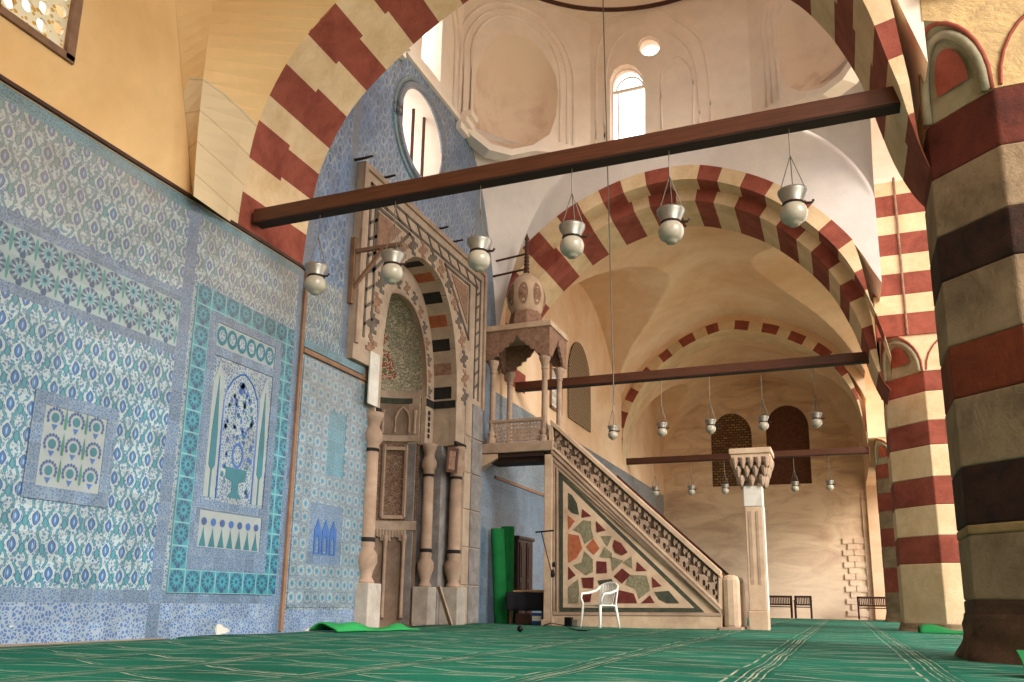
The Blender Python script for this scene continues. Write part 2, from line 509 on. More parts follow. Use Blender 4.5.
# ------------------------------------------------------------------ layout
WX = -7.2                      # qibla wall plane
RX = 1.1                       # inner face of the courtyard piers
PA = [(-7.2, 5.3), (-7.12, 6.2), (-6.95, 6.95), (-6.5, 7.75), (-5.8, 8.38), (-5.0, 8.9), (-4.0, 9.35), (-3.0, 9.5), (-1.9, 9.1), (-.9, 8.5), (-.15, 7.84), (.2, 7.35), (.42, 6.9), (.6, 6.4), (.74, 5.8), (.86, 5.35), (1.0, 5.0), (1.12, 4.8)]
PB = [(-7.2, 5.6), (-7.15, 6.5), (-6.9, 7.35), (-6.2, 8.2), (-5.2, 8.95), (-4.1, 9.38), (-3.2, 9.5), (-2.4, 9.4), (-1.4, 8.95), (-.6, 8.3), (.1, 7.45), (.5, 6.6), (.72, 5.9), (.86, 5.3), (1.0, 4.9), (1.12, 4.7)]
PC = [(-7.2, 5.4), (-7.12, 6.7), (-6.72, 7.75), (-6.05, 8.7), (-5.3, 9.3), (-4.5, 9.78), (-3.4, 10.1), (-2.4, 9.95), (-1.5, 9.65), (-.25, 8.85), (.65, 7.6), (1.0, 6.3), (1.1, 5.3)]
fA, fB, fC = zprof(PA), zprof(PB), zprof(PC)

# floor
b = MB(); b.box(-9.2, 3.5, -3.6, 37.2, -0.4, -0.03); struct(b.build('floor', 'earth'))
b = MB(); b.box(3.5, 30, -8, 40, -0.6, -0.06); struct(b.build('floor_courtyard', 'paving'))

b = MB(); b.box(-7.65, 3.0, -3.5, -3.0, -.03, 11); struct(b.build('wall_blocker', 'plaster_ochre'))  # unseen wall, added to cut the light from behind the camera
# ---- left (qibla) wall
HOLE = (11.0, 15.6, 6.95)      # the mihrab stands in this gap
b = MB(); mats = ['tile_field', 'tile_border', 'tile_palmette', 'tile_border_teal', 'tile_dado', 'tile_upper', 'plaster_yellow', 'tile_blue', 'tile_white', 'plaster_ochre', 'plaster_peach', 'stone_cream']
def wr(y0, y1, z0, z1, m_, x=WX, t=.45):
    b.box(x - t, x, y0, y1, z0, z1, mats.index(m_))
Y0 = -3.0
for (z0, z1, m_) in ((-.03, .38, 'tile_dado'), (.38, .52, 'tile_border'), (.52, 3.25, 'tile_field'), (3.25, 3.36, 'tile_border'), (3.36, 3.92, 'tile_palmette'), (3.92, 4.06, 'tile_border'), (4.06, 5.1, 'tile_field'), (5.1, 5.25, 'tile_border_teal')):
    wr(Y0, 7.22, z0, z1, m_)
wr(7.22, 7.4, -.03, 5.25, 'tile_border')
for (z0, z1, m_) in ((-.03, .38, 'tile_dado'), (.38, .52, 'tile_border'), (.52, 4.3, 'tile_white'), (4.3, 5.12, 'tile_field'), (5.12, 5.25, 'tile_border_teal')):
    wr(7.4, 9.45, z0, z1, m_)
wr(9.45, 9.6, -.03, 5.25, 'tile_border')
wr(9.6, 11.6, -.03, .3, 'tile_dado'); wr(9.6, 11.6, .3, 4.1, 'tile_white'); wr(9.6, 10.6, 4.1, 5.3, 'tile_field'); wr(10.6, 11.0, 4.1, 4.3, 'tile_field')
# yellow lunette above, with a hole for the stained window
wr(Y0, 4.5, 5.25, 11, 'plaster_yellow'); wr(5.32, 9.5, 5.25, 11, 'plaster_yellow'); wr(4.5, 5.32, 5.25, 6.0, 'plaster_yellow'); wr(4.5, 5.32, 8.2, 11, 'plaster_yellow')
# dome bay
wr(9.5, 9.75, 5.3, 10.8, 'tile_border'); wr(9.75, 10.6, 5.3, 10.8, 'tile_upper'); wr(10.6, 10.8, 4.3, 10.8, 'tile_border')
wr(10.8, 11.0, 4.3, 10.8, 'tile_upper'); wr(15.6, 17, 0, 10.8, 'tile_blue')
wcy, wcz, wrd = 12.95, 9.42, .92
hole = [(WX, wcy + wrd * cos(2 * pi * k / 40), wcz + wrd * sin(2 * pi * k / 40)) for k in range(40)]
b.plate([(WX, 11.0, 6.95), (WX, 15.6, 6.95), (WX, 15.6, 10.8), (WX, 11.0, 10.8)], [hole], (-.45, 0, 0), mats.index('tile_upper'))
# far bays
wr(17, 36.4, -.03, 3.2, 'tile_blue'); wr(17, 36.4, 3.2, 5.2, 'tile_white')
wins = [(20.85, 21.75, 5.75, 6.85)]
wr(17, 20.85, 5.2, 11, 'plaster_ochre'); wr(21.75, 36.4, 5.2, 11, 'plaster_ochre'); wr(20.85, 21.75, 5.2, 5.75, 'plaster_ochre'); wr(20.85, 21.75, 6.9, 11, 'plaster_ochre')
struct(b.build('wall_left', mats))

# timber and tile trims of the qibla wall
b = MB(); b.box(WX, WX + .04, Y0, 9.6, 5.26, 5.30); struct(b.build('trim_1', 'bench_wood'))
b = MB(); b.box(WX, WX + .04, 9.57, 9.63, 0.02, 5.24); struct(b.build('trim_2', 'rust_wood'))
b = MB(); b.box(WX, WX + .05, 9.64, 11.58, 4.0, 4.07); struct(b.build('trim_3', 'rust_wood'))
b = MB(); b.box(WX, WX + .04, 9.64, 11.3, 4.09, 4.22); struct(b.build('trim_4', 'tile_border_teal'))
b = MB(); b.box(WX, WX + .03, 17.02, 36.3, 3.18, 3.25); struct(b.build('trim_5', 'rust_wood'))

# far wall with two bricked-up windows
b = MB()
def archloop(fn, u0, u1, z0, zs, n=12, pt=0.15):
    """arched opening loop: fn(u, z) -> point"""
    c = (u0 + u1) / 2; r = (u1 - u0) / 2
    L = [fn(u1, z0)] + [fn(c + r * cos(pi * k / n), zs + r * (1 + pt) * sin(pi * k / n)) for k in range(n + 1)] + [fn(u0, z0)]
    return L
FY = 36.4
ffar = lambda u, z: (u, FY, z)
h1 = archloop(ffar, -5.05, -3.3, 5.5, 7.75); h2 = archloop(ffar, -2.7, -.95, 5.5, 7.95)
b.plate([(-7.2, FY, -.05), (3, FY, -.05), (3, FY, 11), (-7.2, FY, 11)], [h1, h2], (0, .6, 0), 0)
struct(b.build('wall_far', 'plaster_far'))
b = MB(); b.plate([(x, FY + .18, z) for x, y, z in h1], [], (0, .3, 0)); struct(b.build('window_1', 'brick_fill'))
b = MB(); b.plate([(x, FY + .18, z) for x, y, z in h2], [], (0, .3, 0)); struct(b.build('window_2', 'brick_red'))
# exposed stonework at the right end of the far wall
b = MB()
for k in range(13):
    for j in range(2):
        if j == 0 and k % 2: continue
        x1 = .9 - j * .42 + (k % 2) * .2
        b.box(.9 - j * .42 - .4 + (k % 2) * .18, .9 - j * .42 + (k % 2) * .18 - .02, FY - .05, FY - .0, 0.1 + k * .24, 0.32 + k * .24)
b.box(.9, 1.6, FY - .06, FY, 0, 5); o = struct(b.build('trim_6', 'plaster_far'))

# ---- right side: courtyard arcade wall with tall openings
b = MB(); RW = 1.85
def arcade(y0, y1, zs, za, ya, yb, zt, l0=5.28, l1=5.28):
    c = (ya + yb) / 2; r = (yb - ya) / 2; n = 24
    pr = [(c - r * cos(pi * k / n), zs + (za - zs) * sin(pi * k / n)) for k in range(n + 1)]
    loop = [(RX, y0, l0), (RX, ya, l0)] + [(RX, y, z) for y, z in pr] + [(RX, yb, l1), (RX, y1, l1), (RX, y1, zt), (RX, y0, zt)]
    b.plate(loop, [], (RW, 0, 0), 0)
arcade(9.3, 18.4, 9.2, 10.7, 9.9, 18.25, 10.8, 5.28, 6.05)
struct(b.build('wall_right', 'plaster_peach'))
b = MB(); arcade(19.6, 31, 7.5, 9.3, 20.6, 30.0, 11, 5.28, 6.1); struct(b.build('wall_courtyard', 'plaster_ochre'))
b = MB(); b.box(RX, RX + RW, 31.3, 37, 5.28, 11); b.box(RX, RX + RW, 36.2, 37, 0, 5.28); struct(b.build('wall_side', 'plaster_ochre'))
b = MB(); arcade(-3, 8.08, 7.6, 9.6, -2.6, 8.0, 11, 5.28, 6.4); struct(b.build('wall_near', 'rough_stone'))

# striped jamb of the arcade arch above the second pier
def striped_wall(b, x0, x1, y0, y1, z0, z1, h, start=0, jit=.0):
    z = z0; k = start
    while z < z1 - 1e-3:
        zz = min(z1, z + h * (1.06 if k % 2 else .94)); b.box(x0, x1, y0, y1, z, zz, k % 2); z = zz; k += 1
b = MB(); striped_wall(b, .985, RX + 1.8, 18.16, 18.45, 6.0, 10.75, .45, 1)
b.tube([(1.57, 18.14, 6.0), (1.57, 18.14, 10.7)], .028, 6, 2)  # dark rod in place of a groove, the groove's shade as colour
tag(b.build('striped_jamb', ['stone_cream', 'stone_red', 'brown_marble'], None, bevel=.008), 'tall sunlit red and cream striped jamb rising above the second pier', 'arch')

# ---- arches
def arch(name, prof, y0, y1, n, t, label, first=1, ystep=None, long=None):
    R = resample(prof, n * 8); b = MB()
    cxx = -3.05
    N = []
    for i, q in enumerate(R):
        d = (R[min(i + 1, len(R) - 1)] - R[max(i - 1, 0)]).normalized(); N.append(Vector((-d[1], d[0])) if True else 0)
    def ring(i, off, y):
        q = R[i] + N[i] * off; x = max(-7.64, min(1.16, q[0])); return (x, y, q[1])
    SG = [[8 * i + (random.choice((-1, 0, 0, 1)) if 0 < i < n else 0) for i in range(n + 1)] for _ in range(2)]
    for k in range(n):
        mi = (k + first) % 2
        ym = y0 + (y1 - y0) * .48
        steps = [(y0, 0.0), (ym, 0.0)] if ystep is None else [(y0, ystep[1]), (ystep[0], 0.0)]
        jo = [random.uniform(-.03, .03) for _ in range(4)]
        for si_, (ya, off) in enumerate(steps):
            yb = (ystep[0] if ystep else ym) if si_ == 0 else y1
            a, c = SG[si_][k], SG[si_][k + 1]
            vs = []
            for i in range(a, c + 1):
                te = max(off + .01, t * min(1, max(.02, (1.0 - R[i][0]) / .9)))
                yf = ya if si_ else min(yb - .05, ya + max(0, R[i][0] - .82) * 2.2)
                vs += [ring(i, off, yf), ring(i, off, yb), ring(i, te, yb), ring(i, te, yf)]
            fs = []; q = c - a
            for j in range(q):
                for e in range(4): fs.append((j * 4 + e, j * 4 + (e + 1) % 4, j * 4 + 4 + (e + 1) % 4, j * 4 + 4 + e))
            fs += [(0, 1, 2, 3), (q * 4 + 3, q * 4 + 2, q * 4 + 1, q * 4)]
            b.add(vs, fs, [mi if f[0] % 4 == 3 and f[1] % 4 == 0 and si_ == 0 else 0 for f in fs] if long else mi)
    return tag(b.build(name, ['stone_cream', 'stone_red']), label, 'arch')
arch('striped_arch', PA, 8.05, 9.5, 27, .5, 'nearest huge red and cream striped arch springing from above the blue tiles', 1)
arch('striped_arch', PB, 17.0, 18.9, 27, .62, 'middle red and cream striped arch below the bright arched window, framing the vaults', 1, ystep=(17.5, .28))
arch('striped_arch', PC, 28.9, 30.2, 30, .34, 'farthest pale arch with short dark red blocks, in front of the bricked windows', 0, long=True)

# walls above the arches
def over(f, y0, y1, zt, m_, name, off=.45, x0=-7.2, x1=1.1, low=5.3):
    b = MB(); n = 60; top = []; bot = []
    for k in range(n + 1):
        x = x0 + (x1 - x0) * k / n; bot.append((x, y0, min(zt - .02, f(x) + off)))
    b.prism(bot + [(x1, y0, zt), (x0, y0, zt)], (0, y1 - y0, 0), 0)
    return struct(b.build(name, m_))
def offprof(P, t):
    R = resample(P, 120); out = []
    for i, q in enumerate(R):
        d = (R[min(i + 1, 120)] - R[max(i - 1, 0)]).normalized(); out.append((q[0] - d[1] * t, q[1] + d[0] * t))
    out = [p for p in out if -7.2 < p[0] < 1.1]
    out = [(-7.2, out[0][1])] + out + [(1.1, out[-1][1])]
    def f(x):
        for i in range(1, len(out)):
            if out[i][0] >= x >= out[i - 1][0]:
                d = out[i][0] - out[i - 1][0]; return out[i][1] if d < 1e-9 else out[i - 1][1] + (out[i][1] - out[i - 1][1]) * (x - out[i - 1][0]) / d
        return out[-1][1]
    return f
over(offprof(PB, .6), 17.03, 18.8, 10.8, 'plaster_lavender', 'wall_drum', 0)
over(offprof(PA, .3), 8.1, 9.46, 11, 'plaster_peach', 'wall_front', 0)
over(offprof(PC, .27), 28.94, 30.1, 11, 'plaster_ochre', 'wall_back', 0)

# ---- groin vaults
def vault(name, y0, y1, zs, fx, hy, ry, m_, dy=None, mm=None):
    b = MB(); c = (y0 + y1) / 2 if dy is None else dy
    def z(x, y):
        t = abs(y - c) / hy
        zy = zs + ry * (max(0, 1 - t * t) ** .5) if t < 1 else zs
        return max(fx(x), zy)
    def fn(i, j):
        x = -7.2 + 8.3 * (.5 - .5 * cos(pi * i)); y = y0 + (y1 - y0) * (.5 - .5 * cos(pi * j))
        return (x, y, z(x, y))
    b.grid(fn, 150, 150, 0)
    return struct(b.build(name, mats=m_, smooth=False))
@mat('vault_near', 0.9)
def _(b_):
    p, P = pos(); n = noise(P, 0.45, 5, 0.6, 0.6); n2 = noise(P, 2.2, 6, 0.65)
    c = mixc(rmp(n, 0.35, 0.68), hexc('d2a872'), hexc('e0bd8a'))
    blk = noise(comb(p[0], flo(p[2] / .42), flo(p[1] / .6)), 3, 1)
    st = mulc(hexc('d2bb98'), rmp(blk, .3, .7, .88, 1.1)); jz = ab(fr(p[2] / .42) - .5).gt(.475)
    st = mixc(jz * .5, st, hexc('a48a66'))
    f = mn(p[2].lt(6.75), p[1].gt(6.9))
    return mixc(f, c, st), (n2, .35, .03)
vA = offprof(PA, 1.1)
vault('ceiling', -3.0, 8.08, 5.3, vA, 4.35, 5.4, 'vault_near', dy=3.35)
b = MB()
c1_ = [at(x, y, 0, -6.98) for x, y in ((193.5, 196), (195, 170), (198, 130), (203, 80), (208, 40), (213, 0), (218, -50), (222, -90))]
c0_ = [at(x, y, 0, WX + .004) for x, y in ((192.5, 196), (190, 170), (187, 130), (182, 80), (179, 40), (175, 0), (170, -50), (166, -90))]
c1_ = resample([tuple(q) for q in c1_], 24); c0_ = resample([tuple(q) for q in c0_], 24)
fo = resample(PA, 160); fo = [(-7.2, 5.28)] + [(q[0], q[1]) for q in fo[:62]]; fo = resample(fo, 24)
vs = []
for i in range(25): vs += [tuple(c0_[i]), tuple(c1_[i]), (max(-7.199, fo[i][0]), 8.06, fo[i][1] + .0)]
b.add(vs, [(3 * i, 3 * i + 1, 3 * i + 4, 3 * i + 3) for i in range(24)] + [(3 * i + 1, 3 * i + 2, 3 * i + 5, 3 * i + 4) for i in range(24)])
struct(b.build('ceiling_web', 'vault_near'))
fv_b, fv_c = offprof(PB, .12), offprof(PC, .55)
fv = lambda x: max(fv_b(x), fv_c(x))
vault('ceiling_middle', 18.85, 28.95, 5.3, fv, 4.9, 5.1, 'plaster_ochre')
vault('ceiling_back', 30.1, 36.5, 5.3, offprof(PC, .1), 3.1, 4.0, 'plaster_ochre')

# ---- dome bay: pendentives, octagon, dome
ZL, ZT, CUT = 10.8, 14.35, 2.3
b = MB()
for cx_, sx in ((-7.2, 1), (1.1, -1)):
    for cy_, sy in ((9.5, 1), (17.0, -1)):
        def fn(i, j, cx_=cx_, sx=sx, cy_=cy_, sy=sy):
            zl_ = 6.2 if sx > 0 else 8.6; z = zl_ + (ZL - zl_) * i; t = i
            c = CUT * (1 - sqrt(max(0, 1 - t ** 1.9)))**.8 * .999 + .002
            u = j; bow = .12 * c * sin(pi * u)
            x = c * (1 - u) - bow * .7; y = c * u - bow * .7
            return (cx_ + sx * max(0, x), cy_ + sy * max(0, y), z)
        b.grid(fn, 26, 12)
struct(b.build('wall_pendentive', 'plaster_lavender', smooth=True))
OCT = [(-7.2, 14.7), (-4.9, 17.0), (-1.2, 17.0), (1.1, 14.7), (1.1, 11.8), (-1.2, 9.5), (-4.9, 9.5), (-7.2, 11.8)]
DC = Vector((-3.05, 13.25, 0))
def face_frame(k):
    p = Vector((*OCT[k], 0)); q = Vector((*OCT[(k + 1) % 8], 0)); d = (q - p); L = d.length; d.normalize()
    n = Vector((d[1], -d[0], 0))
    if n.dot(DC - p) < 0: n = -n
    return p, d, n, L
oct_b = MB(); bowls = MB(); mould = MB()
def on_face(k, pts):
    p, d, n, L = face_frame(k)
    return [at_plane(x, y, p, n) for x, y in pts]
def pointed(c, hw, z0, zs, ap, n=10):
    """pointed arch outline in (u, z)"""
    L = [(c - hw, z0)]
    for i in range(n + 1):
        t = i / n; L.append((c - hw * cos(t * pi / 2) ** .9 if t < 1 else c, zs + (ap - zs) * sin(t * pi / 2) ** 1.1))
    R_ = [(2 * c - u, z) for u, z in L[::-1][1:]]
    return L + R_
nl = [(477, 70), (474, 92), (473, 112), (476, 131), (492, 144), (512, 149), (533, 145), (550, 134), (556, 115), (558, 94), (556, 76), (550, 63), (542, 50), (531, 40), (517, 35), (505, 35), (495, 40), (487, 47)]
p1, d1, n1, L1 = face_frame(0)
nl3 = on_face(0, nl)
nlu = [((q - p1).dot(d1), q[2]) for q in nl3]
def ring_off(uz, o):
    cu = sum(u for u, z in uz) / len(uz); cz = sum(z for u, z in uz) / len(uz)
    return [(cu + (u - cu) * o, cz + (z - cz) * o) for u, z in uz]
for k in range(8):
    p, d, n, L = face_frame(k)
    P3 = lambda u, z, o=0: p + d * u + n * o + Vector((0, 0, z))
    holes = []; diag = k in (0, 2, 4, 6)
    if diag:
        uz = nlu if k in (0, 4) else [(L - u, z) for u, z in nlu[::-1]]
        holes.append([P3(u, z) for u, z in uz])
        cu = sum(u for u, z in uz) / len(uz); cz = sum(z for u, z in uz) / len(uz); m_ = len(uz); vs = []
        for s_ in (1.0, .85, .65, .4, .15):
            vs += [P3(cu + (u - cu) * s_, cz + (z - cz) * s_, -.55 * sqrt(max(0, 1 - s_ * s_)) ) for u, z in uz]
        fs = [(r_ * m_ + i, r_ * m_ + (i + 1) % m_, (r_ + 1) * m_ + (i + 1) % m_, (r_ + 1) * m_ + i) for r_ in range(4) for i in range(m_)] + [tuple(4 * m_ + i for i in range(m_))]
        bowls.add(vs, fs)
        top = [(u, z) for u, z in ring_off(uz, 1.0)]
        for off, hw, rr in ((1.1, 1.12, .03), (1.28, 1.3, .025), (1.48, 1.47, .035)):
            c = cu; pp = pointed(c, hw, ZL + .12, 12.6, 13.85 + (off - 1.1) * .85)
            mould.tube([P3(u, z, .01) for u, z in pp], rr, 8)
    else:
        c = L / 2
        if k == 1:
            w = [(610, 140), (610, 80), (614, 70), (621, 65), (628, 64), (636, 67), (642, 75), (645, 88), (645, 138)]
            w3 = on_face(k, w); holes.append(w3)
            wu = [((q - p).dot(d), q[2]) for q in w3]; WIN = (p, d, n, wu)
            o3 = on_face(k, [(649 + 11 * cos(a * pi / 8), 46 + 10 * sin(a * pi / 8)) for a in range(16)]); holes.append(o3)
            OCU = [((q - p).dot(d), q[2]) for q in o3]
            for off in ((605, 150, 608, 60, 648, 22, 694, 62, 700, 140), (596, 150, 598, 50, 648, 8, 704, 52, 711, 135)):
                x0, y0_, x1, y1_, x2, y2_, x3, y3_, x4, y4_ = off
                pts = on_face(k, [(x0, y0_), (x0, (y0_ + y1_) / 2), (x1, y1_), (x1 + 13, y1_ - 24), (x2, y2_), (x3 - 13, y3_ - 22), (x3, y3_), (x4 - 1, (y3_ + y4_) / 2), (x4, y4_)])
                R_ = resample([(0, 0, 0)] * 0 + [tuple(q) for q in pts], 40); mould.tube(R_, .03, 8)
            # small blind arch right of the window
            pts = on_face(k, [(662, 130), (661, 78), (668, 62), (678, 56), (688, 64), (693, 80), (693, 128)]); mould.tube(resample([tuple(q) for q in pts], 20), .025, 6)
        else:
            for hw, z0, za in ((.42, 11.0, 12.6),):
                ww_ = .42 if k == 7 else .95; loop = pointed(c, ww_, 11.1, 12.5, 13.3); holes.append([P3(u, z) for u, z in loop])  # right and near openings, out of view, widened to let in more light
            for hw, ap in ((1.05, 13.6), (1.3, 13.95)):
                mould.tube([P3(u, z, .01) for u, z in pointed(c, hw, ZL + .1, 12.4, ap)], .05, 8)
    low = []
    if diag:
        ro = [(u, z) for u, z in ring_off(uz, 1.1) if z < ZL - .02]; ro.sort(); low = [P3(u, z) for u, z in ro]
    oct_b.plate([P3(0, ZL)] + low + [P3(L, ZL), P3(L, ZT), P3(0, ZT)], holes, -n * .35)
struct(oct_b.build('wall_octagon', 'plaster_peach'))
struct(bowls.build('wall_niche', 'plaster_niche', smooth=True))
struct(mould.build('trim_7', 'plaster_peach', smooth=True))
# corbelled ledge blocks in the corners
b = MB()
for (x, y) in ((-7.2, 14.7), (1.1, 14.7), (-7.2, 11.8), (1.1, 11.8)):
    s_ = 1 if x < 0 else -1
    for i in range(3): b.box(min(x, x + s_ * (.12 + .1 * i)), max(x, x + s_ * (.12 + .1 * i)), y - .22 + .05 * i, y + .22 - .0 * i, ZL - .3 + .15 * i, ZL - .15 + .15 * i)
b.box(WX, WX + .07, 11.8, 14.7, ZL - .08, ZL + .04); struct(b.build('trim_8', 'plaster_peach'))
b = MB(); n = 64; R0 = 3.7
vs = [(DC[0] + (R0 + (.03 if j else 0)) * cos(2 * pi * i / n), DC[1] + (R0) * cos(0) * sin(2 * pi * i / n), ZT) for i in range(n) for j in (0,)]
b.add([(DC[0] + R0 * cos(2 * pi * i / n), DC[1] + R0 * sin(2 * pi * i / n), ZT) for i in range(n)] + [(DC[0] + 4.75 * cos(2 * pi * i / n), DC[1] + 4.75 * sin(2 * pi * i / n), ZT) for i in range(n)], [(i, (i + 1) % n, (i + 1) % n + n, i + n) for i in range(n)])
b.lathe(DC[0], DC[1], [(R0, ZT), (R0 + .02, ZT + 1), (R0 * .95, ZT + 2.0), (R0 * .8, ZT + 3.0), (R0 * .5, ZT + 4), (.02, ZT + 4.5)], 64, caps=False)
struct(b.build('ceiling_dome', 'plaster_peach', smooth=False))
b = MB(); b.tube([(DC[0] + R0 * cos(2 * pi * i / n), DC[1] + R0 * sin(2 * pi * i / n), ZT) for i in range(n)], .05, 8, closed=True); struct(b.build('trim_9', 'oak_dark'))

# high windows
p, d, n, wu = WIN
P3 = lambda u, z, o=0: p + d * u + n * o + Vector((0, 0, z))
us = [u for u, z in wu]; zs_ = [z for u, z in wu]
b = MB(); b.tube([P3(u, z, -.2) for u, z in wu], .035, 6); cz = min(zs_) + .72 * (max(zs_) - min(zs_))
b.bar(P3(min(us), cz, -.2), P3(max(us), cz, -.2), .05, .06); b.tube([P3(sum(us) / len(us) + .33 * cos(a * pi / 8), cz + .33 * sin(a * pi / 8), -.2) for a in range(9)], .02, 6)
b.bar(P3(min(us) + .16, min(zs_), -.2), P3(min(us) + .16, cz, -.2), .03, .03)
fr_ = struct(b.build('window_3', 'plaster_peach'))
b = MB(); b.plate([P3(u, z, -.24) for u, z in wu], [], -n * .01); b.build('pane', 'window_glass', fr_)
b = MB(); b.tube([P3(u, z, -.1) for u, z in OCU], .03, 6, closed=True); oc = struct(b.build('window_4', 'plaster_peach'))
b = MB(); b.plate([P3(u, z, -.14) for u, z in OCU], [], -n * .01); b.build('pane', 'window_glass', oc)
# round window in the tiled wall
b = MB(); rim = [(WX + .03, wcy + (wrd + .04) * cos(2 * pi * k / 40), wcz + (wrd + .04) * sin(2 * pi * k / 40)) for k in range(40)]
b.tube(rim, .07, 8, closed=True); b.tube([(WX, q[1] + (q[1] - wcy) * .13, q[2] + (q[2] - wcz) * .13) for q in rim], .05, 8, 1, closed=True)
for k, yy in enumerate((-.42, .05, .5)): b.box(WX - .25, WX - .2, wcy + yy - .02, wcy + yy + .02, wcz - sqrt(wrd ** 2 - yy * yy), wcz + sqrt(wrd ** 2 - yy * yy) * (.75 if k == 1 else 1), 2)
struct(b.build('window_5', ['tile_border', 'tile_border_teal', 'oak_dark'], smooth=False))
# a deep reveal: plastered splay outside
b = MB(); b.lathe(0, 0, [(0, 0)], 3) if False else None
vs = []; N_ = 40
for k in range(N_): vs.append((WX - .45, wcy + wrd * cos(2 * pi * k / N_), wcz + wrd * sin(2 * pi * k / N_)))
for k in range(N_): vs.append((WX - 1.1, wcy + wrd * 1.05 * cos(2 * pi * k / N_), wcz + wrd * 1.05 * sin(2 * pi * k / N_)))
b = MB(); b.add(vs, [(k, (k + 1) % N_, (k + 1) % N_ + N_, k + N_) for k in range(N_)]); b.lathe(0, 0, [(0, 0)], 3) if False else None
vs = [(WX - .44 * j, wcy + (wrd - .012) * cos(2 * pi * k / N_), wcz + (wrd - .012) * sin(2 * pi * k / N_)) for j in (0, 1) for k in range(N_)]
b.add(vs, [(k, (k + 1) % N_, (k + 1) % N_ + N_, k + N_) for k in range(N_)]); struct(b.build('trim_10', 'plaster_peach'))
# stained window, top left
@mat('stained', .4)
def _(b_):
    p, P = pos(); cu = fr((p[1] - 4.5) / .205) - .5; cv = fr((p[2] - 6.02) / .22) - .5; r = hyp(cu, cv)
    c = mixc(voro(comb(p[1], p[2]), 16).lt(.35), hexc('e6dcc0'), hexc('c99a3c'))
    return c
b = MB(); b.box(WX - .02, WX + .04, 4.42, 4.54, 5.92, 8.2); b.box(WX - .02, WX + .04, 5.28, 5.38, 5.92, 8.2); b.box(WX - .02, WX + .04, 4.42, 5.38, 5.9, 5.98)
w6 = struct(b.build('window_6', 'rust_wood'))
loops = []
for i in range(4):
    for j in range(9):
        cy_ = 4.66 + i * .18 ; cz_ = 6.13 + j * .2 + (.1 if i % 2 else 0)
        if cz_ > 8.05: continue
        loops.append([(WX - .03, cy_ + .062 * cos(a * pi / 5), cz_ + .075 * sin(a * pi / 5)) for a in range(10)])
b = MB(); b.plate([(WX - .03, 4.54, 5.98), (WX - .03, 5.28, 5.98), (WX - .03, 5.28, 8.2), (WX - .03, 4.54, 8.2)], loops, (-.04, 0, 0)); b.build('tracery', 'stained', w6)
b = MB(); b.box(WX - .1, WX - .09, 4.5, 5.32, 5.95, 8.2); b.build('pane', 'window_glass', w6)
# small stained window and the arched lattice in the middle bay
b = MB(); b.box(WX, WX + .05, 20.8, 20.88, 5.7, 6.95); b.box(WX, WX + .05, 21.72, 21.8, 5.7, 6.95); b.box(WX, WX + .05, 20.8, 21.8, 5.68, 5.76)
w7 = struct(b.build('window_7', 'rust_wood')); b = MB()
lp = [[(WX - .05, 21.05 + i * .2 + .07 * cos(a * pi / 4), 5.9 + j * .2 + .075 * sin(a * pi / 4)) for a in range(8)] for i in range(4) for j in range(5)]
b.plate([(WX - .05, 20.86, 5.74), (WX - .05, 21.74, 5.74), (WX - .05, 21.74, 6.9), (WX - .05, 20.86, 6.9)], lp, (-.05, 0, 0)); b.build('tracery', 'white_marble', w7)
fl = lambda u, z: (WX + .02, u, z)
a0 = at(567, 400, 0, WX)[1]; a1 = at(592, 400, 0, WX)[1]
b = MB(); b.plate(archloop(fl, 22.4, 24.7, 5.75, 7.1, 12, .1), [], (.03, 0, 0)); struct(b.build('window_8', 'lattice_stone'))

